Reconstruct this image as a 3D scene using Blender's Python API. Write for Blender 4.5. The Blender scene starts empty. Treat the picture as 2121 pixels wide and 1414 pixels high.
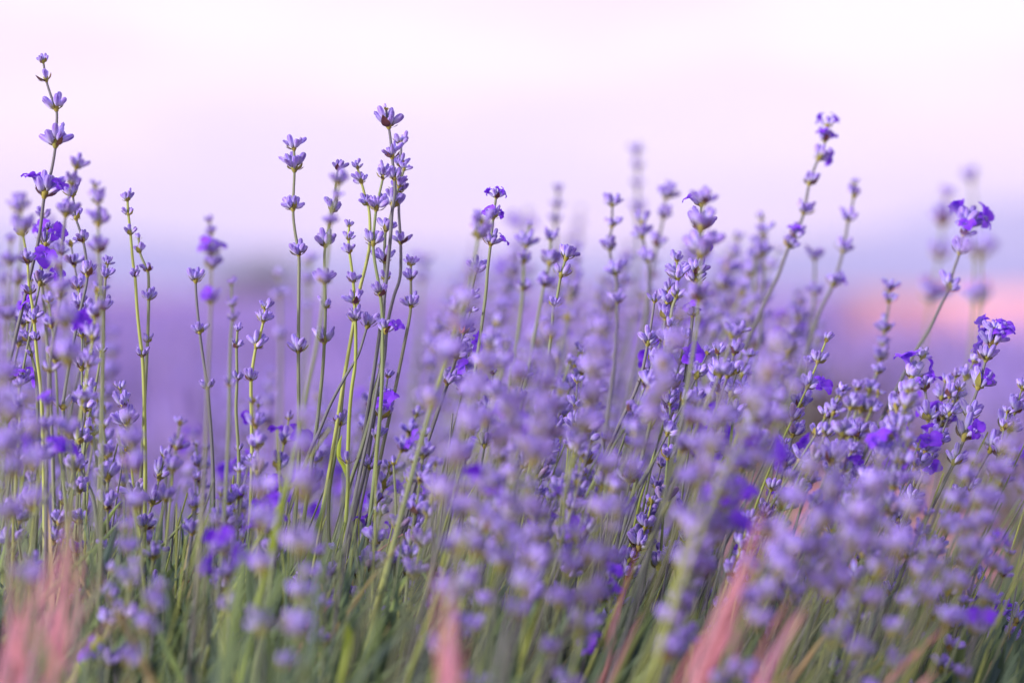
import bpy, math, random
import numpy as np
from mathutils import Vector, Matrix, noise as mnoise

R = random.Random(11)
sc = bpy.context.scene

# ------------------------------------------------------------------ camera
F = 85.0 / 36.0 * 2121.0                 # focal length in photograph pixels
CAM = Vector((0, 0, 0.75))
PITCH = math.atan(107.0 / F)
FOCUS = 1.30
cam_d = bpy.data.cameras.new('camera')
cam = bpy.data.objects.new('camera', cam_d)
sc.collection.objects.link(cam)
cam.location = CAM
cam.rotation_euler = (math.pi / 2 - PITCH, 0, 0)
cam_d.lens = 85
cam_d.sensor_width = 36
cam_d.clip_start = 0.05
cam_d.clip_end = 6000
cam_d.dof.use_dof = True
cam_d.dof.focus_distance = FOCUS
cam_d.dof.aperture_fstop = 3.1
sc.camera = cam
FWD = Vector((0, math.cos(PITCH), -math.sin(PITCH)))
UP = Vector((0, math.sin(PITCH), math.cos(PITCH)))
RT = Vector((1, 0, 0))


def at(px, py, d):
    return CAM + d * (FWD + RT * ((px - 1060.5) / F) + UP * ((707 - py) / F))


# ------------------------------------------------------------------ world, sun, exposure
SUN_EL, SUN_AZ = math.radians(20), math.radians(-118)     # low, from the left, over the photographer's shoulder
world = bpy.data.worlds.new('World')
sc.world = world
world.use_nodes = True
nt = world.node_tree
nt.nodes.clear()


def N(tree, kind, **kw):
    n = tree.nodes.new(kind)
    for k, v in kw.items():
        setattr(n, k, v)
    return n


def ramp(tree, stops, fac=None, interp='LINEAR'):
    n = tree.nodes.new('ShaderNodeValToRGB')
    cr = n.color_ramp
    cr.interpolation = interp
    while len(cr.elements) < len(stops):
        cr.elements.new(0.5)
    for e, (p, c) in zip(cr.elements, stops):
        e.position = p
        e.color = (c[0], c[1], c[2], 1)
    if fac is not None:
        tree.links.new(fac, n.inputs[0])
    return n


def math_n(tree, op, a, b=None, c=None):
    n = tree.nodes.new('ShaderNodeMath')
    n.operation = op
    for i, v in enumerate((a, b, c)):
        if v is None:
            continue
        if isinstance(v, (int, float)):
            n.inputs[i].default_value = v
        else:
            tree.links.new(v, n.inputs[i])
    return n.outputs[0]


def mix_c(tree, fac, a, b, blend='MIX'):
    n = tree.nodes.new('ShaderNodeMix')
    n.data_type = 'RGBA'
    n.blend_type = blend
    if isinstance(fac, (int, float)):
        n.inputs[0].default_value = fac
    else:
        tree.links.new(fac, n.inputs[0])
    for i, v in ((6, a), (7, b)):
        if isinstance(v, tuple):
            n.inputs[i].default_value = (v[0], v[1], v[2], 1)
        else:
            tree.links.new(v, n.inputs[i])
    return n.outputs[2]


L = nt.links
out = N(nt, 'ShaderNodeOutputWorld')
bg = N(nt, 'ShaderNodeBackground')
sky = N(nt, 'ShaderNodeTexSky', sky_type='NISHITA', sun_disc=False, sun_elevation=SUN_EL, sun_rotation=SUN_AZ)
sky.air_density = 1.0
skyb = mix_c(nt, 1.0, sky.outputs[0], (0.12, 0.10, 0.12), 'MULTIPLY')
tc = N(nt, 'ShaderNodeTexCoord')
sep = N(nt, 'ShaderNodeSeparateXYZ')
L.new(tc.outputs['Generated'], sep.inputs[0])
mp = N(nt, 'ShaderNodeMapping')
mp.inputs['Scale'].default_value = (5.0, 5.0, 22.0)
mp.inputs['Location'].default_value = (3.1, 0.4, 1.7)
L.new(tc.outputs['Generated'], mp.inputs[0])
nz = N(nt, 'ShaderNodeTexNoise')
nz.inputs['Scale'].default_value = 1.0
nz.inputs['Detail'].default_value = 3.0
nz.inputs['Roughness'].default_value = 0.5
L.new(mp.outputs[0], nz.inputs['Vector'])
# height above the horizon, wobbled by the cloud noise
wob = math_n(nt, 'MULTIPLY', math_n(nt, 'SUBTRACT', nz.outputs[0], 0.5), 0.035)
hgt = math_n(nt, 'ADD', sep.outputs[2], wob)
hgt = math_n(nt, 'MULTIPLY', hgt, 4.0)          # 0..0.25 sin(elevation) over the ramp
grad = ramp(nt, [(0.0, (0.50, 0.46, 0.90)), (0.030, (0.62, 0.54, 0.97)), (0.062, (0.88, 0.67, 0.98)), (0.105, (1.07, 0.74, 0.97)),
                 (0.20, (1.08, 0.83, 1.03)), (0.36, (1.06, 0.93, 1.06)), (0.47, (1.04, 0.90, 1.05)), (0.62, (0.84, 0.74, 0.96)),
                 (1.0, (0.78, 0.70, 0.95))], hgt)
mp2 = N(nt, 'ShaderNodeMapping')
mp2.inputs['Scale'].default_value = (6.0, 6.0, 26.0)
mp2.inputs['Location'].default_value = (0.3, 5.2, 0.9)
L.new(tc.outputs['Generated'], mp2.inputs[0])
nz2 = N(nt, 'ShaderNodeTexNoise')
nz2.inputs['Scale'].default_value = 1.0
nz2.inputs['Detail'].default_value = 2.0
L.new(mp2.outputs[0], nz2.inputs['Vector'])
streak = ramp(nt, [(0.42, (0, 0, 0)), (0.64, (1, 1, 1))], nz2.outputs[0], 'EASE')
col = mix_c(nt, math_n(nt, 'MULTIPLY', streak.outputs[0], 0.70), grad.outputs[0], (0.86, 0.70, 0.99))
col = mix_c(nt, 0.05, col, skyb)
L.new(col, bg.inputs[0])
bg.inputs[1].default_value = 0.92
L.new(bg.outputs[0], out.inputs[0])

sun_d = bpy.data.lights.new('sun', 'SUN')
sun_d.energy = 5.0
sun_d.angle = math.radians(14)
sun_d.color = (1.0, 0.86, 0.84)
sun = bpy.data.objects.new('sun', sun_d)
sc.collection.objects.link(sun)
sv = Vector((math.sin(SUN_AZ) * math.cos(SUN_EL), math.cos(SUN_AZ) * math.cos(SUN_EL), math.sin(SUN_EL)))
sun.rotation_euler = sv.to_track_quat('Z', 'Y').to_euler()

vs = sc.view_settings
vs.view_transform = 'Standard'
vs.look = 'None'
vs.exposure = 0.54
vs.gamma = 1.0
vs.use_curve_mapping = False
sc.cycles.use_denoising = True
sc.cycles.max_bounces = 6
sc.cycles.diffuse_bounces = 4
sc.cycles.transmission_bounces = 4
sc.cycles.transparent_max_bounces = 4
sc.cycles.caustics_reflective = False
sc.cycles.caustics_refractive = False


# ------------------------------------------------------------------ materials
def new_mat(name):
    m = bpy.data.materials.new(name)
    m.use_nodes = True
    t = m.node_tree
    t.nodes.clear()
    o = N(t, 'ShaderNodeOutputMaterial')
    return m, t, o


def finish(t, o, color, rough=0.7, sheen=0.0, transl=0.0, tcol=None, bump=None, sheen_tint=(1, 1, 1), spec=0.3):
    b = N(t, 'ShaderNodeBsdfPrincipled')
    t.links.new(color, b.inputs['Base Color'])
    b.inputs['Roughness'].default_value = rough
    b.inputs['Specular IOR Level'].default_value = spec
    b.inputs['Sheen Weight'].default_value = sheen
    b.inputs['Sheen Roughness'].default_value = 0.45
    b.inputs['Sheen Tint'].default_value = (*sheen_tint, 1)
    if bump is not None:
        bn = N(t, 'ShaderNodeBump')
        bn.inputs['Strength'].default_value = bump[1]
        bn.inputs['Distance'].default_value = bump[2]
        t.links.new(bump[0], bn.inputs['Height'])
        t.links.new(bn.outputs[0], b.inputs['Normal'])
    if transl > 0:
        tr = N(t, 'ShaderNodeBsdfTranslucent')
        t.links.new(tcol if tcol is not None else color, tr.inputs[0])
        ms = N(t, 'ShaderNodeMixShader')
        ms.inputs[0].default_value = transl
        t.links.new(b.outputs[0], ms.inputs[1])
        t.links.new(tr.outputs[0], ms.inputs[2])
        t.links.new(ms.outputs[0], o.inputs[0])
    else:
        t.links.new(b.outputs[0], o.inputs[0])


def attr_rgb(t):
    a = N(t, 'ShaderNodeAttribute', attribute_name='tone')
    s = N(t, 'ShaderNodeSeparateColor')
    t.links.new(a.outputs['Color'], s.inputs[0])
    return s.outputs[0], s.outputs[1], s.outputs[2]


def noise_of(t, scale, detail=3, coord='Object'):
    c = N(t, 'ShaderNodeTexCoord')
    n = N(t, 'ShaderNodeTexNoise')
    n.inputs['Scale'].default_value = scale
    n.inputs['Detail'].default_value = detail
    t.links.new(c.outputs[coord], n.inputs['Vector'])
    return n.outputs[0]


def make_bud_mat(name, cols_a, cols_b, rib):
    m, t, o = new_mat(name)
    along, stripe, rnd = attr_rgb(t)
    nn = noise_of(t, 700, 3)
    pos = math_n(t, 'ADD', along, math_n(t, 'MULTIPLY', math_n(t, 'SUBTRACT', nn, 0.5), 0.35))
    ra = ramp(t, cols_a, pos)
    rb = ramp(t, cols_b, pos)
    info = N(t, 'ShaderNodeObjectInfo')
    r2 = math_n(t, 'FRACT', math_n(t, 'ADD', info.outputs['Random'], rnd))
    c = mix_c(t, r2, ra.outputs[0], rb.outputs[0])
    c = mix_c(t, math_n(t, 'MULTIPLY', stripe, 0.42), c, rib)
    # a few withered, brownish calyxes; each bud a little lighter or darker than its neighbour
    old = ramp(t, [(0.95, (0, 0, 0)), (0.97, (1, 1, 1))], rnd)
    c = mix_c(t, math_n(t, 'MULTIPLY', old.outputs[0], 0.6), c, (0.30, 0.20, 0.22))
    hs = N(t, 'ShaderNodeHueSaturation')
    t.links.new(c, hs.inputs['Color'])
    hs.inputs['Saturation'].default_value = 0.92
    t.links.new(math_n(t, 'ADD', math_n(t, 'MULTIPLY', math_n(t, 'FRACT', math_n(t, 'MULTIPLY', r2, 7.3)), 0.45), 0.83), hs.inputs['Value'])
    c = hs.outputs[0]
    finish(t, o, c, 0.75, sheen=0.55, transl=0.22, bump=(nn, 0.35, 0.0004), sheen_tint=(0.80, 0.78, 1.0), spec=0.2)
    return m


BUD = make_bud_mat('bud_felt',
                   [(0.0, (0.34, 0.38, 0.26)), (0.20, (0.40, 0.43, 0.66)), (0.42, (0.33, 0.29, 0.80)), (0.68, (0.17, 0.09, 0.66)), (0.9, (0.10, 0.035, 0.48)), (1.0, (0.08, 0.03, 0.40))],
                   [(0.0, (0.40, 0.42, 0.30)), (0.22, (0.47, 0.48, 0.72)), (0.46, (0.43, 0.35, 0.82)), (0.74, (0.25, 0.12, 0.66)), (1.0, (0.14, 0.05, 0.44))],
                   (0.62, 0.61, 0.90))


def simple(name, stops, rough=0.7, sheen=0.0, transl=0.0, nscale=400, namp=0.3, stripe_col=None, bump=0.0, use='R', sheen_tint=(1, 1, 1)):
    """stops over attribute (R = along, B = random)"""
    m, t, o = new_mat(name)
    along, stripe, rnd = attr_rgb(t)
    nn = noise_of(t, nscale, 3)
    if use == 'R':
        base = along
    elif use == 'B':
        base = rnd
    else:
        info = N(t, 'ShaderNodeObjectInfo')
        base = math_n(t, 'FRACT', math_n(t, 'ADD', info.outputs['Random'], rnd))
    pos = math_n(t, 'ADD', base, math_n(t, 'MULTIPLY', math_n(t, 'SUBTRACT', nn, 0.5), namp))
    c = ramp(t, stops, pos).outputs[0]
    if stripe_col is not None:
        c = mix_c(t, math_n(t, 'MULTIPLY', stripe, 0.42), c, stripe_col)
    finish(t, o, c, rough, sheen=sheen, transl=transl, bump=(nn, bump, 0.0005) if bump else None, sheen_tint=sheen_tint)
    return m


STEM = simple('stem_green', [(0.0, (0.13, 0.20, 0.06)), (0.35, (0.16, 0.20, 0.09)), (0.65, (0.13, 0.17, 0.09)), (1.0, (0.16, 0.16, 0.14))],
              0.65, sheen=0.3, nscale=120, namp=0.25, stripe_col=(0.34, 0.40, 0.22), bump=0.2, use='O')
STEMG = simple('stem_grey', [(0.0, (0.09, 0.11, 0.09)), (0.5, (0.12, 0.12, 0.13)), (1.0, (0.08, 0.10, 0.10))],
               0.65, sheen=0.3, nscale=120, namp=0.25, stripe_col=(0.28, 0.29, 0.31), bump=0.2, use='O')
STEML = simple('stem_lime', [(0.0, (0.26, 0.36, 0.04)), (0.5, (0.32, 0.38, 0.08)), (1.0, (0.22, 0.30, 0.05))],
               0.6, sheen=0.25, nscale=120, namp=0.25, stripe_col=(0.42, 0.50, 0.18), bump=0.2, use='O')
BRACT = simple('bract', [(0.0, (0.25, 0.26, 0.05)), (0.45, (0.36, 0.32, 0.05)), (0.60, (0.30, 0.20, 0.06)), (0.78, (0.16, 0.06, 0.05)), (1.0, (0.10, 0.03, 0.05))],
               0.7, sheen=0.3, transl=0.15, nscale=500, namp=0.25, use='B')
PETAL = simple('petal', [(0.0, (0.46, 0.32, 0.80)), (0.4, (0.24, 0.06, 0.78)), (1.0, (0.24, 0.05, 0.86))],
               0.55, sheen=0.2, transl=0.42, nscale=600, namp=0.3, use='R')
LEAF = simple('leaf_green', [(0.0, (0.045, 0.09, 0.075)), (0.3, (0.09, 0.15, 0.08)), (0.55, (0.15, 0.23, 0.075)), (0.74, (0.12, 0.19, 0.14)), (0.90, (0.20, 0.30, 0.07)), (1.0, (0.40, 0.30, 0.16))],
              0.6, sheen=0.12, transl=0.22, nscale=60, namp=0.2, use='B', sheen_tint=(0.8, 0.9, 0.9))
STRAW = simple('pink_straw', [(0.0, (0.44, 0.16, 0.19)), (0.4, (0.60, 0.25, 0.27)), (0.75, (0.52, 0.27, 0.38)), (1.0, (0.62, 0.34, 0.32))],
               0.7, sheen=0.2, transl=0.3, nscale=50, namp=0.3, use='B')
TWIG = simple('dead_wood', [(0.0, (0.06, 0.03, 0.05)), (0.5, (0.14, 0.07, 0.08)), (1.0, (0.26, 0.14, 0.14))],
              0.85, sheen=0.2, nscale=300, namp=0.9, bump=0.8, use='B')
REDSTEM = simple('red_stem', [(0.0, (0.36, 0.12, 0.14)), (1.0, (0.50, 0.24, 0.24))], 0.7, sheen=0.3, nscale=150, namp=0.5, use='B')
LIMELEAF = simple('lime_leaf', [(0.0, (0.22, 0.36, 0.03)), (1.0, (0.36, 0.48, 0.05))], 0.55, sheen=0.2, transl=0.35, nscale=80, namp=0.4, use='B')

# ground
GM, t, o = new_mat('soil')
c = N(t, 'ShaderNodeTexCoord')
n1 = N(t, 'ShaderNodeTexNoise')
n1.inputs['Scale'].default_value = 0.35
n1.inputs['Detail'].default_value = 8
t.links.new(c.outputs['Object'], n1.inputs['Vector'])
n2 = N(t, 'ShaderNodeTexNoise')
n2.inputs['Scale'].default_value = 30
n2.inputs['Detail'].default_value = 6
t.links.new(c.outputs['Object'], n2.inputs['Vector'])
g = ramp(t, [(0.3, (0.36, 0.17, 0.19)), (0.55, (0.50, 0.24, 0.26)), (0.75, (0.58, 0.30, 0.32))],
         math_n(t, 'ADD', math_n(t, 'MULTIPLY', n1.outputs[0], 0.6), math_n(t, 'MULTIPLY', n2.outputs[0], 0.4)))
finish(t, o, g.outputs[0], 0.95, bump=(n2.outputs[0], 0.6, 0.03))

BM, t, o = new_mat('bare_field')
c = N(t, 'ShaderNodeTexCoord')
n1 = N(t, 'ShaderNodeTexNoise')
n1.inputs['Scale'].default_value = 0.12
n1.inputs['Detail'].default_value = 6
t.links.new(c.outputs['Object'], n1.inputs['Vector'])
g = ramp(t, [(0.35, (0.46, 0.26, 0.42)), (0.62, (0.88, 0.42, 0.30))], n1.outputs[0])
finish(t, o, g.outputs[0], 0.95, bump=(n1.outputs[0], 0.4, 0.1))

FB, t, o = new_mat('lavender_far')
al, st, rn = attr_rgb(t)
ca = ramp(t, [(0.0, (0.14, 0.18, 0.10)), (0.35, (0.22, 0.22, 0.22)), (0.5, (0.36, 0.33, 0.64)), (1.0, (0.32, 0.27, 0.68))], al)
cb = ramp(t, [(0.0, (0.20, 0.20, 0.14)), (0.4, (0.34, 0.28, 0.34)), (0.55, (0.50, 0.42, 0.66)), (1.0, (0.46, 0.34, 0.70))], al)
finish(t, o, mix_c(t, rn, ca.outputs[0], cb.outputs[0]), 0.8, sheen=0.3, transl=0.2)

HM, t, o = new_mat('wooded_hill_hazed')
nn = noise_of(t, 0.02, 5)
g = ramp(t, [(0.35, (0.16, 0.18, 0.42)), (0.65, (0.22, 0.23, 0.48))], nn)  # blue of the distant haze is put into the woods' own colour
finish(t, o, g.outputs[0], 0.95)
FT, t, o = new_mat('far_tree_leaf')
al, st, rn = attr_rgb(t)
g = ramp(t, [(0.0, (0.12, 0.13, 0.13)), (1.0, (0.19, 0.20, 0.19))], rn)
finish(t, o, g.outputs[0], 0.9, transl=0.1)


HAZE, t, o = new_mat('evening_haze')
pv = N(t, 'ShaderNodeVolumePrincipled')
pv.inputs['Color'].default_value = (0.80, 0.82, 1.0, 1)
pv.inputs['Density'].default_value = 0.00034
pv.inputs['Anisotropy'].default_value = 0.0
t.links.new(pv.outputs[0], o.inputs['Volume'])


# ------------------------------------------------------------------ mesh building
class MB:
    def __init__(s):
        s.v, s.f, s.c, s.m = [], [], [], []
        s.n = 0

    def add(s, v, f, c, m=0):
        v = np.asarray(v, dtype=np.float64)
        s.v.append(v)
        s.c.append(np.asarray(c, dtype=np.float64))
        for fc in f:
            s.f.append(tuple(i + s.n for i in fc))
        s.m.extend([m] * len(f))
        s.n += len(v)

    def arrays(s):
        return np.concatenate(s.v), s.f, np.concatenate(s.c), s.m

    def mesh(s, name, mats, smooth=True):
        v, f, c, m = s.arrays()
        return mesh_from(name, v, f, c, m, mats, smooth)


def mesh_from(name, v, f, c, m, mats, smooth=True):
    me = bpy.data.meshes.new(name)
    me.from_pydata(v.tolist(), [], f)
    for mt in mats:
        me.materials.append(mt)
    me.polygons.foreach_set('material_index', np.asarray(m, dtype=np.int32))
    if smooth:
        me.polygons.foreach_set('use_smooth', np.ones(len(f), dtype=bool))
    a = me.attributes.new('tone', 'FLOAT_COLOR', 'POINT')
    cc = np.ones((len(v), 4))
    cc[:, :3] = c
    a.data.foreach_set('color', cc.ravel())
    me.update()
    return me


def fast_mesh(name, V, Q, C, M, mats, smooth=True):
    """big meshes: V (n,3), Q (k,4) quads (a triangle repeats nothing: only quads), C (n,3), M (k,)"""
    me = bpy.data.meshes.new(name)
    me.vertices.add(len(V))
    me.vertices.foreach_set('co', V.astype(np.float32).ravel())
    me.loops.add(Q.size)
    me.loops.foreach_set('vertex_index', Q.astype(np.int32).ravel())
    me.polygons.add(len(Q))
    me.polygons.foreach_set('loop_start', np.arange(0, Q.size, Q.shape[1], dtype=np.int32))
    for mt in mats:
        me.materials.append(mt)
    me.polygons.foreach_set('material_index', M.astype(np.int32))
    if smooth:
        me.polygons.foreach_set('use_smooth', np.ones(len(Q), dtype=bool))
    a = me.attributes.new('tone', 'FLOAT_COLOR', 'POINT')
    cc = np.ones((len(V), 4), dtype=np.float32)
    cc[:, :3] = C
    a.data.foreach_set('color', cc.ravel())
    me.update()
    me.validate()
    return me


def link(name, me, parent=None, loc=(0, 0, 0), mat=None):
    ob = bpy.data.objects.new(name, me)
    sc.collection.objects.link(ob)
    if parent is not None:
        ob.parent = parent
    if mat is not None:
        ob.matrix_local = mat
    else:
        ob.location = loc
    return ob


def tag(ob, label=None, cat=None, group=None, kind=None):
    if label:
        ob['label'] = label
    if cat:
        ob['category'] = cat
    if group:
        ob['group'] = group
    if kind:
        ob['kind'] = kind
    return ob


def tube(pts, rads, sides=8, ribbed=0.0, rnd=0.0, closed=True, along=None):
    """tube along points, local frame kept steady; returns v,f,c (all quads, ends pinched)"""
    P = np.array([tuple(p) for p in pts], dtype=float)
    n = len(P)
    T = np.gradient(P, axis=0)
    T /= np.linalg.norm(T, axis=1)[:, None] + 1e-12
    ref = np.array([0.0, 1.0, 0.0]) if abs(T[0][1]) < 0.8 else np.array([1.0, 0, 0])
    V, C = [], []
    for i in range(n):
        a = np.cross(T[i], ref)
        a /= np.linalg.norm(a)
        b = np.cross(T[i], a)
        for k in range(sides):
            ang = 2 * math.pi * k / sides
            rr = rads[i] * (1.0 if k % 2 == 0 else 1.0 - ribbed)
            V.append(P[i] + rr * (a * math.cos(ang) + b * math.sin(ang)))
            C.append((along[i] if along is not None else i / (n - 1), 1.0 if k % 2 == 0 else 0.0, rnd))
    Fs = []
    for i in range(n - 1):
        for k in range(sides):
            k2 = (k + 1) % sides
            Fs.append((i * sides + k, i * sides + k2, (i + 1) * sides + k2, (i + 1) * sides + k))
    return np.array(V), Fs, np.array(C)


def bud_geo(sides, prof, length, rad, bend, rnd, rib=0.10):
    pts = [(bend * length * t * t, 0, length * t) for t, _ in prof]
    rads = [rad * r for _, r in prof]
    return tube(pts, rads, sides, rib, rnd, along=[t for t, _ in prof])


PROF_HI = [(0.0, 0.20), (0.08, 0.46), (0.25, 0.80), (0.48, 0.98), (0.70, 1.0), (0.87, 0.84), (0.96, 0.58), (1.0, 0.12)]
PROF_LO = [(0.0, 0.22), (0.22, 0.78), (0.60, 1.0), (0.90, 0.75), (1.0, 0.1)]
PROF_TIP = [(0.0, 0.22), (0.08, 0.48), (0.25, 0.82), (0.48, 0.98), (0.68, 0.85), (0.76, 0.60), (0.88, 0.66), (1.0, 0.15)]


def xf(v, M):
    M = np.array(M)
    return v @ M[:3, :3].T + M[:3, 3]


def blossom_geo(seed):
    """two-lipped corolla: short tube that flares into two big upper and three lower lobes"""
    r = random.Random(seed)
    mb = MB()
    pts = [(0, 0, 0.0030), (0, 0, 0.0050), (0.0004, 0, 0.0070), (0.0008, 0, 0.0088)]
    v, f, c = tube(pts, [0.0008, 0.0009, 0.0012, 0.0020], 8, 0, 0, along=[0, 0.1, 0.25, 0.4])
    mb.add(v, f, c)
    lobes = [(25, 1.35, 0.55), (-25, 1.35, 0.55), (110, 0.85, 1.15), (180, 0.95, 1.30), (250, 0.85, 1.15)]
    for az, size, tilt in lobes:
        az = math.radians(az + r.uniform(-12, 12))
        tilt += r.uniform(-0.25, 0.25)
        ln, wd = 0.0047 * size, 0.0021 * size
        nv, nu = 5, 5
        V, C = [], []
        for i in range(nv):
            s = i / (nv - 1)
            w = wd * (0.55 + 0.75 * math.sin(math.pi * min(1, s * 0.95 + 0.12)) ** 0.8) * (1 if s < 0.95 else 0.55)
            for j in range(nu):
                u = (j / (nu - 1) - 0.5) * 2
                x = w * u
                bendz = tilt + 0.7 * s * s
                y = ln * s * math.sin(bendz) + 0.0016
                z = ln * s * math.cos(bendz) + 0.0085 + 0.0005 * math.sin(u * 5 + seed) * s + 0.0004 * u * u
                V.append((x, y, z))
                C.append((0.35 + 0.65 * s, 0, r.random() * 0.2))
        V = np.array(V)
        ca, sa = math.cos(az), math.sin(az)
        V = V @ np.array([[ca, sa, 0], [-sa, ca, 0], [0, 0, 1]])
        Fq = [(i * nu + j, i * nu + j + 1, (i + 1) * nu + j + 1, (i + 1) * nu + j) for i in range(nv - 1) for j in range(nu - 1)]
        mb.add(V, Fq, C)
    return mb


def bract_geo(ln, wd, rnd, seg=5):
    V, C = [], []
    for i in range(seg):
        s = i / (seg - 1)
        w = wd * (math.sin(math.pi * (s * 0.86 + 0.14)) ** 0.9 + 0.03)
        if i == seg - 1:
            w = wd * 0.04
        for j in (-1, 0, 1):
            V.append((w * j, 0.0009 + ln * (s * 0.80) + (-0.0007 if j == 0 else 0.0), ln * (0.15 * s + 0.65 * s * s) - (0.0006 if j == 0 else 0)))
            C.append((s, 1.0 if j == 0 else 0.2, rnd))
    Fq = [(i * 3 + j, i * 3 + j + 1, (i + 1) * 3 + j + 1, (i + 1) * 3 + j) for i in range(seg - 1) for j in range(2)]
    return np.array(V), Fq, np.array(C)


def rot(axis, a):
    return Matrix.Rotation(a, 4, axis)


def layout(n, r, spread=1.0, tall=0.0):
    """bud matrices of one whorl: two opposite fans"""
    out = []
    side0 = r.uniform(0, math.pi)
    for i in range(n):
        side = side0 + (math.pi if i % 2 else 0)
        k = i // 2
        half = max(1, math.ceil(n / 2))
        offs = ((k + 0.5) / half - 0.5) * 2.0 if half > 1 else 0.0
        az = side + offs * 1.32 + r.uniform(-0.22, 0.22)
        tilt = (math.radians(r.uniform(26, 62)) if k % 2 == 0 else math.radians(r.uniform(8, 34))) * spread
        s = r.uniform(0.78, 1.12)
        base = Matrix.Translation((0.0013 * math.cos(az), 0.0013 * math.sin(az), r.uniform(0.0002, 0.0016) + tall * r.random() * 0.005 + (0.0022 * r.random() if i >= 5 else 0)))
        out.append(base @ rot('Z', az) @ rot('Y', tilt) @ rot('Z', r.uniform(-0.7, 0.7) * 2) @ Matrix.Diagonal((s * r.uniform(0.9, 1.15), s * r.uniform(0.9, 1.15), s * 0.98, 1)))
    return out


def cup_geo(mb, r, m=0, stem_r=0.0009):
    """node collar and the pair of bracts (with two slivers) that hold the fans"""
    v, f, c = tube([(0, 0, -0.0012), (0, 0, 0.0), (0, 0, 0.0016), (0, 0, 0.0026)], [0.0007, 0.0013, 0.0014, 0.0003], 6, 0, r.uniform(0, 0.5))
    mb.add(v, f, c, m)
    a0 = r.uniform(0, math.pi)
    brown = r.random() < 0.35
    for k in range(2):
        v, f, c = bract_geo(r.uniform(0.0036, 0.0056), r.uniform(0.0011, 0.0019), r.uniform(0.70, 1.0) if brown else r.uniform(0.0, 0.55))
        M = rot('Z', a0 + k * math.pi + r.uniform(-0.2, 0.2)) @ rot('X', r.uniform(-0.25, 0.3))
        mb.add(xf(v, M), f, c, m)
    for k in range(2):
        v, f, c = bract_geo(r.uniform(0.002, 0.0036), 0.0005, r.uniform(0.6, 1.0))
        M = rot('Z', a0 + r.uniform(0, 6.28)) @ rot('X', r.uniform(-0.6, 0.1))
        mb.add(xf(v, M), f, c, m)


# shared meshes -----------------------------------------------------
bud_meshes = []
for i in range(12):
    r = random.Random(100 + i)
    mb = MB()
    prof = PROF_TIP if i % 3 == 2 else PROF_HI
    v, f, c = bud_geo(10, prof, r.uniform(0.0054, 0.0068), r.uniform(0.00118, 0.00146), r.uniform(-0.16, 0.1), r.random(), 0.10)
    mb.add(v, f, c)
    bud_meshes.append(mb.mesh('bud', [BUD]))
blossom_meshes = [blossom_geo(s).mesh('blossom', [PETAL]) for s in range(6)]
cup_meshes = []
for i in range(16):
    mb = MB()
    cup_geo(mb, random.Random(200 + i))
    cup_meshes.append(mb.mesh('flower_whorl', [BRACT]))


def full_whorl(seed, hi, opens=0, n=None):
    r = random.Random(seed)
    mb = MB()
    cup_geo(mb, r, 1)
    n = n or r.choice([7, 8, 8, 9, 10, 11])
    for i, M in enumerate(layout(n, r, tall=0.3 if i_tall(r) else 0)):
        if hi:
            v, f, c = bud_geo(8, PROF_HI, r.uniform(0.0054, 0.0068), r.uniform(0.00118, 0.00146), r.uniform(-0.16, 0.1), r.random())
        else:
            v, f, c = bud_geo(6, PROF_LO, r.uniform(0.0054, 0.0068), r.uniform(0.0014, 0.0018), r.uniform(-0.16, 0.1), r.random())
        mb.add(xf(v, M), f, c, 0)
        if i < opens:
            v, f, c, _ = blossom_geo(seed * 7 + i).arrays()
            mb.add(xf(v, M), f, c, 2)
    return mb


def i_tall(r):
    return r.random() < 0.3


WM = [BUD, BRACT, PETAL]
pool_hi = [full_whorl(300 + i, True).mesh('flower_whorl', WM) for i in range(22)]
pool_hi_open = [full_whorl(340 + i, True, 1 + i % 2).mesh('flower_whorl', WM) for i in range(6)]
pool_lo = [full_whorl(360 + i, False).mesh('flower_whorl', WM) for i in range(18)]
pool_lo_open = [full_whorl(390 + i, False, 1 + i % 3).mesh('flower_whorl', WM) for i in range(6)]
pool_top = [full_whorl(410 + i, True, 0, 3 + i % 3).mesh('flower_whorl', WM) for i in range(8)]


# ------------------------------------------------------------------ the setting
GROUND_Z = 0.0


def grid_obj(name, x0, x1, y0, y1, nx, ny, zf, mat, parent=None):
    xs = np.linspace(x0, x1, nx + 1)
    ys = np.linspace(y0, y1, ny + 1) if y0 <= 0 else np.geomspace(y0, y1, ny + 1)
    V = np.array([(x, y, zf(x, y)) for y in ys for x in xs])
    Q = np.array([(j * (nx + 1) + i, j * (nx + 1) + i + 1, (j + 1) * (nx + 1) + i + 1, (j + 1) * (nx + 1) + i) for j in range(ny) for i in range(nx)])
    me = fast_mesh(name, V, Q, np.zeros((len(V), 3)), np.zeros(len(Q)), [mat])
    return link(name, me, parent)


gr = grid_obj('ground', -2500, 2500, -300, 4200, 60, 60, lambda x, y: 0.0, GM)
tag(gr, kind='structure')


def bare_z(x, y):
    return 0.004


# bare soil field far to the right
V, Q = [], []
for j in range(31):
    y = 10.5 * (260 / 10.5) ** (j / 30)
    for i in range(21):
        x = 0.172 * y + (0.45 * y) * i / 20 + 0.25 * math.sin(j * 1.3)
        V.append((x, y, 0.02 + 0.0085 * max(0, y - 25) * (0.25 + 0.75 * min(1, i / 7)) - (0.3 if i == 0 or j == 30 else 0)))
Q = [(j * 21 + i, j * 21 + i + 1, (j + 1) * 21 + i + 1, (j + 1) * 21 + i) for j in range(30) for i in range(20)]
bf = link('bare_field', fast_mesh('bare_field', np.array(V), np.array(Q), np.zeros((len(V), 3)), np.zeros(len(Q)), [BM]))
tag(bf, kind='structure')

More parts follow.
